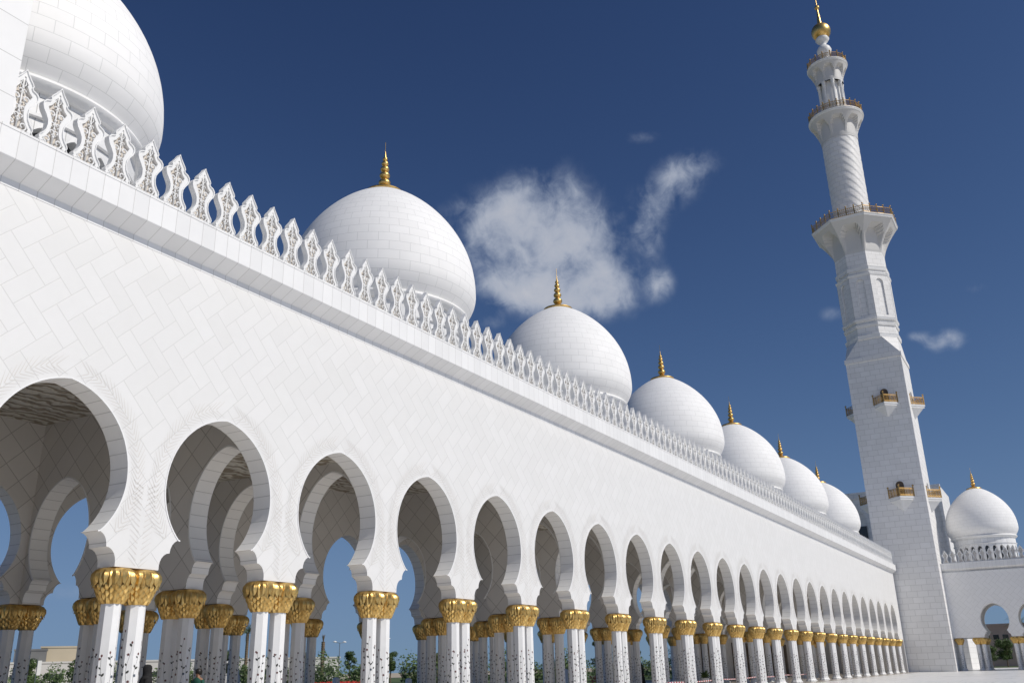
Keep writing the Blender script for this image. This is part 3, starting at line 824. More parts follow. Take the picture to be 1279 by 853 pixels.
P += [(.34, zb0+R*1.05), (.30, zb0+2.2), (.2, zb0+3.2), (.14, zb0+4.2), (.12, zb0+4.4)]+[(.36*cos(a)+.02, zb0+4.75+.36*sin(a)) for a in [(-70+140*k/8)*pi/180 for k in range(9)]]+[(.09, zb0+5.3), (.05, zb0+6.4), (.02, zb0+6.9)]
lathe(bm, P, 32); mpart('finial', bm, 'gold', smooth=50)
bm = bmesh.new(); tube(bm, [(0, .5*sin(a), zb0+7.4-.5*cos(a)) for a in [(-150+300*k/16)*pi/180 for k in range(17)]], .06, 6); mpart('crescent', bm, 'gold')
# prow balconies: two levels, one on each side
def prow(level_z):
    d, hwid, ht = 1.45, 1.5, 1.12
    bm = bmesh.new(); z = level_z                                # corbel: inverted pyramid, in local frame pointing to -x
    tri = [(0, -hwid), (-d, 0), (0, hwid)]
    def ring_(s, zz): return [bm.verts.new((x*s, y*s, zz)) for x, y in tri]
    R0 = ring_(.04, z-1.75); R1 = ring_(.45, z-1.1); R2 = ring_(.86, z-.45); R3 = ring_(.98, z-.42); R4 = ring_(.98, z-.2); R5 = ring_(1.05, z-.19); R6 = ring_(1.05, z)
    for A, B in zip((R0, R1, R2, R3, R4, R5), (R1, R2, R3, R4, R5, R6)):
        for k in range(3): bm.faces.new((A[k], B[k], B[(k+1) % 3], A[(k+1) % 3]))
    bm.faces.new(R6)
    bmesh.ops.recalc_face_normals(bm, faces=bm.faces)
    rb = bmesh.new(); up = Vector((0, 0, 1)); ends = [Vector((0, -hwid, z)), Vector((-d, 0, z)), Vector((0, hwid, z))]
    for p, q in ((ends[0], ends[1]), (ends[1], ends[2])):
        for zz in (.1, .22, .92, 1.04): tube(rb, [p+up*zz, q+up*zz], .035, 5)
        m_ = 4
        for j in range(m_):
            a, b = p.lerp(q, j/m_), p.lerp(q, (j+1)/m_); c = a.lerp(b, .5)+up*.57; dd = (q-p).normalized()
            tube(rb, [a+up*.1, a+up*1.04], .03, 5)
            tube(rb, [a+up*.22, b+up*.92], .02, 4); tube(rb, [b+up*.22, a+up*.92], .02, 4)
            tube(rb, [c+(dd*cos(x)+up*sin(x))*.2 for x in [2*pi*y/10 for y in range(11)]], .025, 4, cap=False)
    for p in ends:
        tube(rb, [p, p+up*1.3], .075, 6); bmesh.ops.create_uvsphere(rb, u_segments=8, v_segments=5, radius=.12, matrix=Matrix.Translation(p+up*1.38))
    db = bmesh.new()                                             # recessed doorway surround and leaf
    pts = [(-.5, z), (-.5, z+1.6)]+[(-.5*cos(pi*k/10), z+1.6+.5*sin(pi*k/10)) for k in range(1, 10)]+[(.5, z+1.6), (.5, z)]
    vs = [db.verts.new((-.03, y, zz)) for y, zz in pts]; f = db.faces.new(vs)
    p2 = [(y*1.2, zz+(.08 if zz > z else 0)) for y, zz in pts]
    A = [db.verts.new((-.10, y, zz)) for y, zz in p2]; B = [db.verts.new((-.10, y, zz)) for y, zz in pts]; B2 = [db.verts.new((-.01, y, zz)) for y, zz in pts]; A2 = [db.verts.new((-.01, y, zz)) for y, zz in p2]
    for k in range(len(pts)-1):
        for q in ((A[k], A[k+1], B[k+1], B[k]), (B[k], B[k+1], B2[k+1], B2[k]), (A2[k], A2[k+1], A[k+1], A[k])):
            f = db.faces.new(q); f.material_index = 1
    return bm, rb, db
for lz in (mz(32.2), mz(20.25)):
    b1, b2, b3 = prow(lz); first_b = None
    for k, (ang, off_) in enumerate(((0, -.9), (pi/2, 0), (-pi/2, 0), (pi, 0))):
        loc = Matrix.Rotation(ang, 4, 'Z') @ Vector((-MH-.002, 0, 0))
        if k == 0: loc = Vector((-MH-.002, -.72, 0))
        if first_b is None:
            bal = mpart('balcony', b1, 'marble'); rl = mpart('railing', b2, 'goldrail', parent=bal); dr = mpart('doorway', b3, ['doorwood', 'marble'], parent=bal); first_b = (bal, rl, dr)
            bal.location = loc; bal.rotation_euler = (0, 0, ang)
        else:
            c = inst('balcony', first_b[0], mn, loc, ang); inst('railing', first_b[1], c); inst('doorway', first_b[2], c)

# ------------------------------------------------------------------ far arcade behind the minaret (faces the camera)
FX, FB = 127.5, 4.08
far = empty('far_arcade', (FX, -8.12, 0), 'shaded white arcade right of the minaret, its single dome on a ring of small niches', 'arcade')
fo = Vector((-FX, 8.12, 0))
def fpart(name, bm, mats, smooth=False):
    o = fin(name, bm, mats, far, smooth); o.location = fo; return o
FY = lambda i: -8.12-FB*i
prf = arch_profile(FB, WA)
NB = 7
for nm, dx in (('front_wall', 0), ('rear_wall', 5.6)):
    bm = bmesh.new()
    for i in range(0, NB):
        arch_bay(bm, FB, WA, 11.5, (lambda i: (lambda u, z, d: Vector((FX+dx+d, FY(i)-u, z))))(i), 1.5 if dx == 0 else .6, u0=i*FB, prof=prf)
    box(bm, FX+dx, FX+dx+(1.5 if dx == 0 else .6), FY(0), -5.0 if dx == 0 else -1, ZAB+.003, 11.5, 0)
    box(bm, FX+dx, FX+dx+.6, FY(NB)-2, FY(NB), .03, 11.5, 0)
    fpart(nm, bm, ['farfacade', 'reveal'])
bm = bmesh.new(); box(bm, FX+.4, FX+5.8, FY(NB)-2, -1, 7.96, 8.2); fpart('ceiling', bm, 'ceiling')
bm = bmesh.new(); box(bm, FX+.5, FX+12, FY(NB)-2, 1, 11.9, 12.3); fpart('roof', bm, 'marble')
bm = cornice(far, 'cornice', 0, 27.5+5); bmesh.ops.transform(bm, matrix=Matrix.Translation((FX+.25, 1.0-2.0, 0)) @ Matrix.Rotation(-pi/2, 4, 'Z'), verts=bm.verts)
fpart('cornice', bm, 'cornice')
for k in range(36):
    y = -6.0-MER*k
    c = inst('merlon', me_m, far, (fo.x+FX-.02, fo.y+y, ZL1), -pi/2); inst('scrollwork', sc_m, c)
def fcol(x, y, q):
    c = inst('column', shaft, far, (x+fo.x, y+fo.y, 0), (q*3 % 8)*pi/4); inst('capital', capm, c); inst('column_base', basem, c); link('flower_inlay', INL[q % 3], c)
q = 0
for i in range(0, NB+1):
    for s in (-1, 1):
        for x in (FX+.3, FX+1.15, FX+5.9): fcol(x, FY(i)+s*.325, q); q += 1
for x in (FX+.3, FX+1.15): fcol(x, -5.85, q); q += 1
dm = inst('dome', dome0, far, (133.7+fo.x, -10.33+fo.y, 0))
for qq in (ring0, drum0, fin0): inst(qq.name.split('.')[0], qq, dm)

# gatehouse behind the minaret
gh = empty('gatehouse', (150, 0, 0), 'tall shaded white stone gatehouse with pointed arch recesses, mostly hidden behind the minaret', 'gatehouse')
bm = bmesh.new(); box(bm, -4, 8, -5.2, 14, 0, 25.4)
fin('block', bm, 'tower', gh)
bm = bmesh.new()
def pointed(h, w, z0, zs, zt, n=8):
    L = [(h-w, z0), (h-w, zs)]
    for k in range(1, n+1):
        t = k/n; L.append((h-w*cos(t*pi/2)**1.25 if t < 1 else h, zs+(zt-zs)*sin(t*pi/2)**.9))
    return L+[(2*h-u, z) for u, z in L[-2::-1]]
for y0 in (-5.2, 4.6, 9.3):
    hh = .95 if y0 < 0 else 2.3; w = .62 if y0 < 0 else 1.5
    arch_bay(bm, 2*hh, hh-w, 24.6, (lambda y0: (lambda u, z, d: Vector((-4.5+d, y0+u, z))))(y0), .5, zab=13.0, prof=pointed(hh, w, 13.0, 20.5, 23.0), back=False, top=True)
box(bm, -4.7, -4, -5.3, 14, 24.6, 25.5); box(bm, -4.52, -4, -5.21, 14, 0, 13.0)
fin('arched_panel', bm, ['tower', 'marble'], gh)
bm = bmesh.new()
for y0 in (6.9, 11.6): box(bm, -4.08, -4.003, y0-1.2, y0+1.2, 14.5, 20.5)
fin('window', bm, 'glass', gh)

# ------------------------------------------------------------------ ground
def sheet(name, x0, x1, y0, y1, z, m, **kw):
    bm = bmesh.new(); uv = UV(bm); f = bm.faces.new([bm.verts.new(p) for p in ((x0, y0, z), (x1, y0, z), (x1, y1, z), (x0, y1, z))])
    for l in f.loops: l[uv].uv = (l.vert.co.x, l.vert.co.y)
    o = fin(name, bm, m); o['kind'] = 'structure'; return o
sheet('ground', -2500, 3500, -2500, 3500, -.02, 'terrain')
sheet('courtyard', -70, 160, -120, 16.5, 0, 'court')
bm = bmesh.new(); box(bm, XA-.3, XB+.35, -1.12, 12.6, -.01, .03); o = fin('gallery_floor', bm, 'floor'); o['kind'] = 'structure'
bm = bmesh.new(); box(bm, FX-.9, FX+7, FY(NB)-2, -5.24, -.01, .028); o = fin('gallery_floor', bm, 'floor'); o['kind'] = 'structure'
sheet('lawn', -30, 330, 24, 150, -.012, 'lawn')
sheet('lawn', 164, 330, -70, 20, -.012, 'lawn')
sheet('road', -300, 600, 150, 164, -.008, 'asphalt')
sheet('path', -30, 330, 54, 57, -.006, 'floor')
# ------------------------------------------------------------------ garden, trees and buildings beyond the arcade
def make_crown(seed, R, H, n=1500, leaf=.16, mi=0):
    rnd = random.Random(seed); bm = bmesh.new()
    clumps = []
    for _ in range(16):
        a = rnd.uniform(0, 2*pi); rr = R*rnd.uniform(.1, .72); z = H*rnd.uniform(-.38, .42)
        clumps.append((Vector((rr*cos(a), rr*sin(a), z)), R*rnd.uniform(.26, .46)))
    for _ in range(n):
        c, cr = rnd.choice(clumps)
        d = Vector((rnd.gauss(0, 1), rnd.gauss(0, 1), rnd.gauss(0, 1))).normalized()*cr*rnd.uniform(.55, 1.05)
        p = c+Vector((d.x, d.y, d.z*.85)); s = leaf*rnd.uniform(.6, 1.3)
        nrm = (d.normalized()+Vector((rnd.gauss(0, .5), rnd.gauss(0, .5), rnd.gauss(0, .5)))).normalized()
        a = nrm.orthogonal().normalized(); b = nrm.cross(a); t = rnd.uniform(0, pi); a, b = a*cos(t)+b*sin(t), b*cos(t)-a*sin(t)
        bm.faces.new([bm.verts.new(p+a*s), bm.verts.new(p+b*s*.5), bm.verts.new(p-a*s), bm.verts.new(p-b*s*.5)])
    return bm
def tree(x, y, h, R, seed, label, leaf='leaf', group='garden trees beyond the arcade', n=1500):
    t = empty('garden_tree', (x, y, 0), label, 'tree', group)
    bm = bmesh.new(); rnd = random.Random(seed); zt = h-R*1.1
    top = Vector((rnd.uniform(-.1, .1), rnd.uniform(-.1, .1), zt))
    tube(bm, [(0, 0, -.05), (0.02, 0, zt*.5), top], h*.028, 7, r_end=h*.016)
    for k in range(5):
        a = 2*pi*k/5+rnd.random(); tube(bm, [top*.95, top+Vector((cos(a)*R*.4, sin(a)*R*.4, R*.35)), top+Vector((cos(a)*R*.7, sin(a)*R*.7, R*.8))], h*.012, 5, r_end=h*.004)
    fin('trunk', bm, 'bark', t)
    c = fin('crown', make_crown(seed, R, R*2, n*2, R*.085), leaf, t); c.location = (0, 0, zt+R*.45)
    return t
def palm(x, y, h, label, cr=2.2, tied=False, seed=1):
    t = empty('palm_tree', (x, y, 0), label, 'palm tree', 'palm trees beyond the arcade')
    rnd = random.Random(seed); bm = bmesh.new(); N = int(h*4); prof = []
    for k in range(N+1):
        z = h*k/N; prof += [(.24-.05*k/N, z), (.29-.05*k/N, z+h/N*.8)]
    lathe(bm, prof, 10); fin('trunk', bm, 'palmbark', t)
    bm = bmesh.new()
    for k in range(34 if not tied else 26):
        a = 2*pi*k*.381966; up = rnd.uniform(.1, 1.25) if not tied else rnd.uniform(1.38, 1.5); L = cr*rnd.uniform(.85, 1.1)*(1 if not tied else .55)
        pts = []
        for j in range(9):
            s = j/8; e = up-s*s*(1.5 if not tied else .12); 
            q = pts[-1] if pts else Vector((0, 0, h))
            pts.append(q+Vector((cos(a)*cos(e), sin(a)*cos(e), sin(e)))*L/8)
        tube(bm, pts, .02, 4, r_end=.006); sd = Vector((-sin(a), cos(a), 0))
        for j in range(1, 8):
            for m_ in (0, .5):
                p = pts[j].lerp(pts[j+1], m_) if j < 8 else pts[j]; d = (pts[min(j+1, 8)]-pts[j]).normalized()
                for s in (-1, 1):
                    w = cr*.24*(1-j/10)*(1 if not tied else .25); tip = p+(sd*s*.8+d*.6+Vector((0, 0, -.25)))*w
                    bm.faces.new([bm.verts.new(p-d*.03), bm.verts.new(p+d*.03), bm.verts.new(tip)])
    fin('crown', bm, 'leaf2' if not tied else 'palmbark', t)
    return t
TR = [(80.6, 57.0, 3.9, 1.3, 'small round tree just left of the tied palm'), (83.5, 52.5, 3.9, 1.25, 'small round tree just right of the tied palm'),
      (87.0, 49.5, 3.8, 1.4, 'small tree seen between the third and fourth front piers'), (90.1, 45.2, 4.0, 1.5, 'small tree beside the little domed building on the skyline'),
      (76.3, 63.6, 4.3, 1.7, 'bushy tree left of the tall date palm'), (94.8, 37.8, 3.9, 1.5, 'small tree seen right of the fourth front pier'),
      (95.5, 27.0, 4.3, 1.7, 'dark tree behind the red flower bed'), (97.4, 24.2, 3.6, 1.4, 'low dark tree just right of the red flower bed')]
for k, (x, y, h, R, lb) in enumerate(TR): tree(x, y, h*.86, R*.72, 20+k, lb, 'leaf' if k % 3 else 'leaf2')
TL = [(55.5, 77.0, 3.7, 1.6, 'low dark tree at the far left between columns, nearest the banner'), (60.5, 76.5, 3.6, 1.7, 'low dark tree in front of the white hall, middle of three'),
      (65.0, 74.0, 3.9, 1.8, 'low dark tree in front of the beige block'), (79.5, 84.0, 4.2, 1.9, 'dark tree behind the woman in black'), (104, 78, 4.0, 1.8, 'dark tree right of the tall date palm')]
for k, (x, y, h, R, lb) in enumerate(TL): tree(x, y, h*.9, R*.85, 40+k, lb)
palm(104, 90, 7.4, 'tall date palm with open crown, left of the second front pier', 2.4, seed=3)
palm(89.6, 62, 5.0, 'short palm trunk with its fronds tied up in a bundle', 1.6, True, seed=5)
for k, (x, y, h) in enumerate(((176, -2.2, 5.6), (170, -4.6, 4.2), (182, -10.4, 6.0))):
    palm(x, y, h, ('dark palm left of the pink building, seen through the far arcade', 'lower dark palm in front of the pink building', 'dark palm right of the pink building')[k], 2.6, seed=9+k)
# far-off belt of dark shrubs and trees that closes the garden
def tree_belt(pts, seed):
    rnd = random.Random(seed); bm = bmesh.new()
    for (x0, y0), (x1, y1) in zip(pts, pts[1:]):
        L = math.hypot(x1-x0, y1-y0)
        for _ in range(int(L/.8)):
            t = rnd.random(); cx, cy = x0+(x1-x0)*t+rnd.uniform(-2, 2), y0+(y1-y0)*t+rnd.uniform(-2, 2); R = rnd.uniform(.9, 1.8); h = rnd.uniform(.9, 1.4)*(1 if rnd.random() < .8 else 1.5)
            for _ in range(240):
                d = Vector((rnd.gauss(0, 1), rnd.gauss(0, 1), rnd.gauss(0, 1))).normalized()*rnd.uniform(.6, 1.05)
                p = Vector((cx+d.x*R, cy+d.y*R, max(h+d.z*h*.95, .05))); sz = rnd.uniform(.10, .2)
                a = Vector((rnd.gauss(0, 1), rnd.gauss(0, 1), rnd.gauss(0, 1))).normalized(); b = a.orthogonal().normalized()
                bm.faces.new([bm.verts.new(p+a*sz), bm.verts.new(p+b*sz*.6), bm.verts.new(p-a*sz), bm.verts.new(p-b*sz*.6)])
    o = fin('tree_belt', bm, 'leaf'); tag(o, 'low dark belt of shrubs and trees closing the garden on the horizon', 'tree belt', None, 'stuff'); return o
tree_belt([(62.7, 90), (65.6, 82), (67.9, 73), (73.6, 68), (79, 62), (80, 54), (81, 46), (84, 41), (89, 36), (95, 32.5), (103, 30), (116, 27)], 77)
# low hedges
def hedge(x0, x1, y, d, h, label, m='leaf', seed=1, cat='hedge', name='hedge', rz=0):
    rnd = random.Random(seed); bm = bmesh.new(); L = x1-x0
    for _ in range(int(L*d*70)+300):
        p = Vector((rnd.uniform(-L/2, L/2), rnd.uniform(-d/2, d/2), h*(rnd.random()**.5))); s = rnd.uniform(.05, .11)
        a = Vector((rnd.gauss(0, 1), rnd.gauss(0, 1), rnd.gauss(0, 1))).normalized(); b = a.orthogonal().normalized()
        bm.faces.new([bm.verts.new(p+a*s), bm.verts.new(p+b*s*.6), bm.verts.new(p-a*s), bm.verts.new(p-b*s*.6)])
    o = fin(name, bm, m); o.location = ((x0+x1)/2, y, 0); o.rotation_euler = (0, 0, rz); tag(o, label, cat); return o
hedge(46, 66, 66, 1.6, .8, 'long low green hedge at the far left, in front of the dark trees', seed=2, rz=-.6)
hedge(63, 71, 42, 1.6, .75, 'low bed of red flowers below the tied palm', 'redflower', 5, 'flower bed', 'flower_bed', rz=-.7)
hedge(75.2, 77.6, 18.1, 1.5, .72, 'small clump of bright red flowers, seen right of the fifth front pier', 'redflower', 6, 'flower bed', 'flower_bed')
hedge(80, 92, 66, 1.4, .7, 'clipped green hedge near the man in white', seed=8, rz=-.7)
# distant buildings
def building(name, x, y, w, d, h, rz, m, label, cat='building', rows=1, cols=8, wh=1.2, parapet=.4):
    t = empty(name, (x, y, 0), label, cat, rz=rz); bm = bmesh.new(); box(bm, -w/2, w/2, -d/2, d/2, 0, h); fin('walls', bm, m, t)
    bm = bmesh.new(); box(bm, -w/2-.15, w/2+.15, -d/2-.15, d/2+.15, h, h+parapet); fin('roof', bm, m, t)
    wm = None
    for r in range(rows):
        for c in range(cols):
            cx_ = -w/2+w*(c+.5)/cols; z = h*(r+.35)/rows; 
            if wm is None:
                bm = bmesh.new(); box(bm, -w/cols*.3, w/cols*.3, -.03, .05, 0, wh); wm = fin('window', bm, 'glass', t); wm.location = (cx_, -d/2-.02, z)
            else: inst('window', wm, t, (cx_, -d/2-.02, z))
    return t
building('white_hall', 150, 185, 110, 20, 5.2, radians(-37), 'concrete', 'long low white hall on the skyline beyond the garden', cols=16, wh=1.1)
building('warehouse', 151, 200, 13, 14, 9.0, radians(-37), 'beige', 'tall plain beige block rising behind the long white hall', rows=1, cols=3, wh=.8)
building('plant_room', 142.5, 203, 7, 10, 8.4, radians(-37), 'greyclad', 'dark grey block touching the left side of the beige block', cols=2, wh=.8)
building('pink_building', 193, -7.6, 7.5, 8, 6.6, radians(-90), 'pink', 'pink stone building framed by the arch of the far arcade', rows=2, cols=5, wh=.8, parapet=.5)
building('roof_pavilion', 196, -24, 30, 10, 3.4, radians(-90), 'pink', 'low pink building right of the taller pink one beyond the far arcade', cols=9, wh=1.2)
for k, (x, y, h, R) in enumerate(((168, -8.3, 3.6, 1.6), (171, -11.8, 4.4, 1.9), (166, -6.4, 3.0, 1.3))):
    tree(x, y, h, R, 70+k, ('dark bushy tree below the pink building', 'taller dark tree right of the pink building', 'low dark bush at the left of the pink building')[k], n=1600)
kt = empty('domed_kiosk', (250, 154, 0), 'tiny white domed building on the skyline between the third and fourth piers', 'building')
bm = bmesh.new(); box(bm, -2.5, 2.5, -2.5, 2.5, 0, 3.6); fin('walls', bm, 'concrete', kt)
bm = bmesh.new(); lathe(bm, [(1.7*cos(a), 3.6+2.0*sin(a)) for a in [k/10*pi/2 for k in range(10)]]+[(.08, 5.7), (.03, 6.6)], 20); fin('dome', bm, 'white', kt, smooth=50)
# tower crane on the horizon
kt = empty('tower_crane', (1085, 490, 0), 'thin tower crane far away on the skyline', 'crane')
bm = bmesh.new()
for sx, sy in ((-1, -1), (1, -1), (1, 1), (-1, 1)): tube(bm, [(sx*.8, sy*.8, 0), (sx*.8, sy*.8, 26)], .16, 4)
for k in range(13):
    tube(bm, [(-.8, -.8, k*2), (.8, -.8, k*2+2)], .1, 4); tube(bm, [(.8, .8, k*2), (-.8, .8, k*2+2)], .1, 4)
fin('mast', bm, 'steel', kt)
bm = bmesh.new(); tube(bm, [(-3, 8, 26), (6, -34, 27)], .35, 4); tube(bm, [(0, 0, 30), (4, -24, 27)], .1, 4); tube(bm, [(0, 0, 25), (0, 0, 30)], .25, 4); fin('jib', bm, 'steel', kt)
# lamp posts, banner, bollards
def lamp(x, y, h, label, two=True):
    t = empty('lamp_post', (x, y, 0), label, 'lamp post', 'lamp posts beyond the arcade'); bm = bmesh.new()
    tube(bm, [(0, 0, 0), (0, 0, h)], .09, 6, r_end=.05); tube(bm, [(-1.0, 0, h+.12), (0, 0, h), (1.0, 0, h+.12)], .035, 5); fin('pole', bm, 'steel', t)
    for s in (-1, 1):
        bm = bmesh.new(); lathe(bm, [(.12, -.02), (.3, .02), (.26, .1), (.08, .2)], 10); o = fin('lamp_head', bm, 'white', t); o.location = (s*1.05, 0, h+.1)
for a in ((103, 76.6, 5.2, 'double lamp post just left of the tied palm'), (106, 73.5, 5.6, 'double lamp post right of the tied palm'), (110.5, 69, 6.0, 'tallest double lamp post beside the third front pier'), (62, 89, 3.4, 'short double lamp post near the dark trees at the left')): lamp(*a)
t = empty('banner', (49.2, 57.4, 0), 'narrow white feather banner on a pole at the far left', 'banner'); bm = bmesh.new(); tube(bm, [(0, 0, 0), (0, 0, 3.1)], .03, 5); fin('pole', bm, 'steel', t)
bm = bmesh.new(); box(bm, .03, .38, -.008, .008, 1.9, 3.05); fin('cloth', bm, 'whitecloth', t)
def bollard(x, y, h, label):
    bm = bmesh.new(); lathe(bm, [(.2, 0), (.2, .1), (.15, .14), (.14, h-.3), (.19, h-.26), (.17, h-.06), (.06, h)], 16); o = fin('bollard', bm, 'white'); o.location = (x, y, 0); tag(o, label, 'bollard', 'white bollards')
for a in ((37.8, 14.8, 1.25, 'white bollard right of the tied palm'), (66, 16.2, 1.35, 'white bollard in front of the dark tree at the red flowers'), (43.4, 14.4, 1.1, 'white bollard beside the third front pier')): bollard(*a)
# white van
vn = empty('white_van', (124.6, 175, 0), 'small white van parked at the far left in front of the hall', 'van', rz=radians(-37)); bm = bmesh.new()
pr = [(-2.3, .35), (-2.3, 1.9), (-2.1, 2.05), (.9, 2.05), (1.6, 1.35), (2.3, 1.15), (2.4, .35)]
A = [bm.verts.new((x, -.9, z)) for x, z in pr]; B = [bm.verts.new((x, .9, z)) for x, z in pr]
for k in range(len(pr)): j = (k+1) % len(pr); bm.faces.new((A[k], A[j], B[j], B[k]))
bm.faces.new(A[::-1]); bm.faces.new(B); bmesh.ops.bevel(bm, geom=list(bm.edges), offset=.06, segments=2, affect='EDGES'); fin('body', bm, 'white', vn)
bm = bmesh.new(); box(bm, -1.9, .8, -.93, -.89, 1.25, 1.8); fin('window', bm, 'glass', vn)
for x in (-1.5, 1.5):
    for s in (-1, 1):
        bm = bmesh.new(); lathe(bm, [(.2, -.1), (.36, -.1), (.36, .1), (.2, .1)], 16); bmesh.ops.rotate(bm, matrix=Matrix.Rotation(pi/2, 3, 'X'), verts=bm.verts); w_ = fin('wheel', bm, 'rubber', vn); w_.location = (x, s*.88, .36)
# potted plant inside the arcade
pp = empty('potted_plant', (58.5, 2.5, .03), 'leafy green plant in a tall white vase inside the arcade', 'potted plant')
bm = bmesh.new(); lathe(bm, [(.13, 0), (.16, .03), (.12, .12), (.17, .38), (.215, .6), (.19, .62), (.17, .56)], 20); fin('vase', bm, 'white', pp, smooth=40)
bm = bmesh.new(); rnd = random.Random(4)
for k in range(70):
    a = rnd.uniform(0, 2*pi); e = rnd.uniform(.2, 1.4); L = rnd.uniform(.35, .75); p0 = Vector((0, 0, .56)); d = Vector((cos(a)*cos(e), sin(a)*cos(e), sin(e))); sd = Vector((-sin(a), cos(a), 0))*.06
    m_ = p0+d*L*.6; tp = p0+d*L+Vector((0, 0, -.12)); bm.faces.new([bm.verts.new(p0), bm.verts.new(m_-sd), bm.verts.new(tp), bm.verts.new(m_+sd)])
fin('foliage', bm, 'leaf', pp)
# barrier: red and white tape between short posts
xs_ = [43, 51, 59, 67, 75, 83]
for k, x in enumerate(xs_):
    t = empty('barrier_post', (x, 1.75, .03), None, 'barrier post', 'short steel posts carrying the barrier tape')
    t['label'] = 'short steel post of the tape barrier inside the arcade'
    bm = bmesh.new(); lathe(bm, [(.14, 0), (.14, .02), (.02, .04), (.02, .52), (.03, .53), (.03, .56)], 12); fin('stem', bm, 'steel', t, smooth=40)
bm = bmesh.new(); mi = 0
for a, b in zip(xs_, xs_[1:]):
    n = 40; P = [(a+(b-a)*k/n, .54-.05*sin(pi*k/n)) for k in range(n+1)]
    for (x0_, z0_), (x1_, z1_) in zip(P, P[1:]):
        vs = [(x0_, 1.75, z0_-.03), (x1_, 1.75, z1_-.03), (x1_, 1.75, z1_+.03), (x0_, 1.75, z0_+.03)]
        f = bm.faces.new([bm.verts.new(v) for v in vs]); f.material_index = mi; mi = 1-mi
o = fin('barrier_tape', bm, ['redpaint', 'white']); tag(o, 'red and white barrier tape stretched low behind the front columns', 'barrier tape')

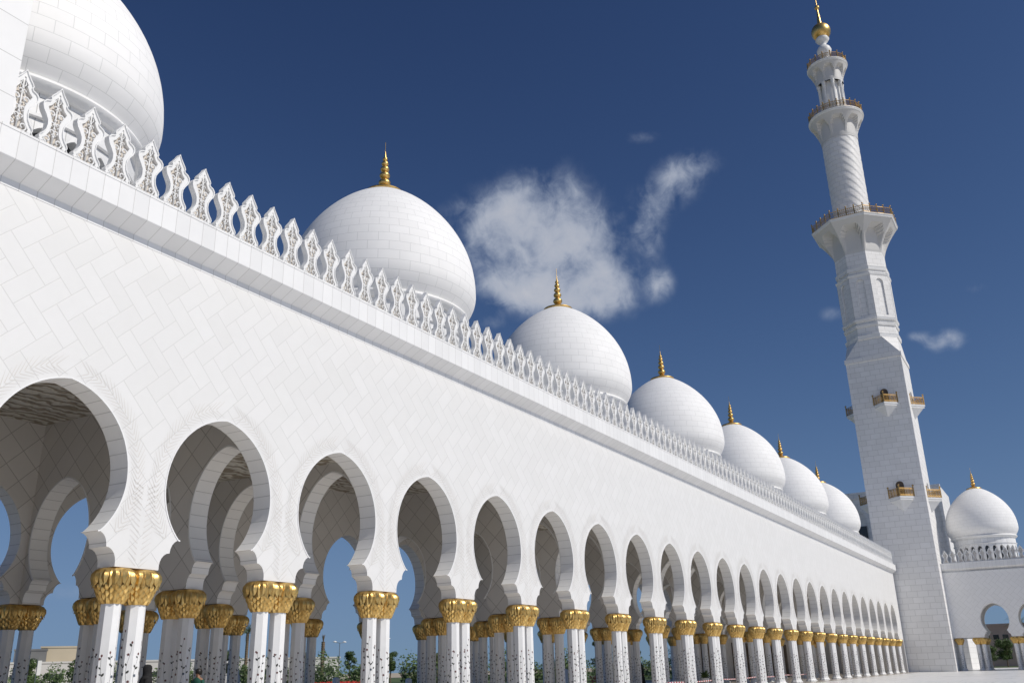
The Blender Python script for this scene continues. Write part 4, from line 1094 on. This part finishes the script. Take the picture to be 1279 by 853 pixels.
# ------------------------------------------------------------------ people
def person(x, y, rz, label, h=1.7, robe=None, top='greencloth', legs='black', scarf=False, arm=0.0):
    t = empty('person', (x, y, .03), label, 'person', rz=rz); k = h/1.75
    V = [(0, 0, .95), (0, 0, 1.12), (0, .0, 1.30), (0, 0, 1.43), (0, .0, 1.50), (0, .02, 1.60), (0, .015, 1.70)]
    Rr = [(.15, .11), (.13, .10), (.16, .11), (.12, .085), (.05, .055), (.075, .09), (.065, .08)]
    E_ = [(0, 1), (1, 2), (2, 3), (3, 4), (4, 5), (5, 6)]
    for s in (-1, 1):
        b = len(V); V += [(s*.17, 0, 1.40), (s*.23, -.01, 1.14), (s*.22, .09+arm*.1, .92), (s*.21, .13, .84)]; Rr += [(.055, .055), (.042, .042), (.032, .032), (.035, .02)]
        E_ += [(3, b), (b, b+1), (b+1, b+2), (b+2, b+3)]
        b = len(V); V += [(s*.09, 0, .86), (s*.10, .02, .48), (s*.11, -.02, .09), (s*.12, .14, .04)]; Rr += [(.085, .085), (.06, .06), (.04, .04), (.045, .03)]
        E_ += [(0, b), (b, b+1), (b+1, b+2), (b+2, b+3)]
    me = bpy.data.meshes.new('body'); me.from_pydata([Vector(v)*k for v in V], E_, []); me.update()
    o = link('body', me, t); me.materials.append(M['skin'])
    sk = o.modifiers.new('skin', 'SKIN'); sub = o.modifiers.new('sub', 'SUBSURF'); sub.levels = 2; sub.render_levels = 2
    for v, r in zip(me.skin_vertices[0].data, Rr): v.radius = (r[0]*k, r[1]*k)
    me.skin_vertices[0].data[0].use_root = True
    sk.use_smooth_shade = True
    def ell(prof, n=20, fl=.1):
        bm = bmesh.new(); rings = []
        for rx, ry, cy, z in prof:
            rings.append([bm.verts.new(((rx*(1+fl*(.5-z/2)*sin(7*a)*.5))*cos(a)*k, (cy+ry*sin(a))*k, z*k)) for a in [2*pi*q/n for q in range(n)]])
        for A, B in zip(rings, rings[1:]):
            for q in range(n): bm.faces.new((A[q], A[(q+1) % n], B[(q+1) % n], B[q]))
        return bm
    if robe:
        bm = ell([(.34, .27, .02, .03), (.31, .25, .02, .35), (.28, .21, 0, .8), (.25, .18, 0, 1.1), (.27, .17, 0, 1.3), (.22, .14, 0, 1.42), (.10, .09, 0, 1.49)], fl=.25); fin('robe', bm, robe, t, smooth=60)
        for s in (-1, 1):
            bm = bmesh.new(); tube(bm, [Vector(v)*k for v in ((s*.18, 0, 1.40), (s*.25, -.01, 1.14), (s*.24, .07, .94))], .085*k, 10, r_end=.075*k); fin('sleeve', bm, robe, t, smooth=60)
    else:
        bm = ell([(.175, .13, 0, .86), (.17, .125, 0, 1.0), (.18, .13, 0, 1.2), (.205, .135, 0, 1.34), (.16, .11, 0, 1.43), (.075, .075, 0, 1.485)]); fin('shirt', bm, top, t, smooth=60)
        for s in (-1, 1):
            bm = bmesh.new(); tube(bm, [Vector(v)*k for v in ((s*.17, 0, 1.40), (s*.215, -.005, 1.25), (s*.23, -.01, 1.15))], .068*k, 10, r_end=.062*k); fin('sleeve', bm, top, t, smooth=60)
            bm = bmesh.new(); tube(bm, [Vector(v)*k for v in ((s*.085, 0, .92), (s*.10, .02, .48), (s*.11, -.01, .07))], .105*k, 10, r_end=.065*k); fin('trouser_leg', bm, legs, t, smooth=60)
    bm = bmesh.new(); prof = [(.102, .112, -.012, 1.60), (.106, .12, -.015, 1.66), (.10, .11, -.012, 1.715), (.06, .07, -.01, 1.755), (.01, .01, -.01, 1.765)]
    if scarf: prof = [(.19, .15, -.02, 1.36), (.13, .12, -.02, 1.46), (.115, .12, -.025, 1.55)]+prof
    else: prof = [(.085, .07, -.045, 1.56)]+prof
    bm.free(); bm = ell(prof, 18, 0)
    fin('headscarf' if scarf else 'hair', bm, scarf if scarf else 'hair', t, smooth=60)
    return t
person(16.4, 2.55, radians(60), 'woman in a black robe and headscarf, behind the nearest front columns', 1.70, robe='black', scarf='black')
person(20.5, 5.3, radians(100), 'person with short black hair and a dark green shirt, between inner columns', 1.62, top='greencloth')
person(66.1, 10.0, radians(-150), 'distant figure in a black robe standing near the rear columns', 1.55, robe='black', scarf='black')
person(42.6, 26.9, radians(-140), 'man in a long white robe standing outside on the lawn', 1.75, robe='whitecloth', scarf='whitecloth')
SC.render.engine = 'CYCLES'
SC.render.resolution_x = 1024; SC.render.resolution_y = 682
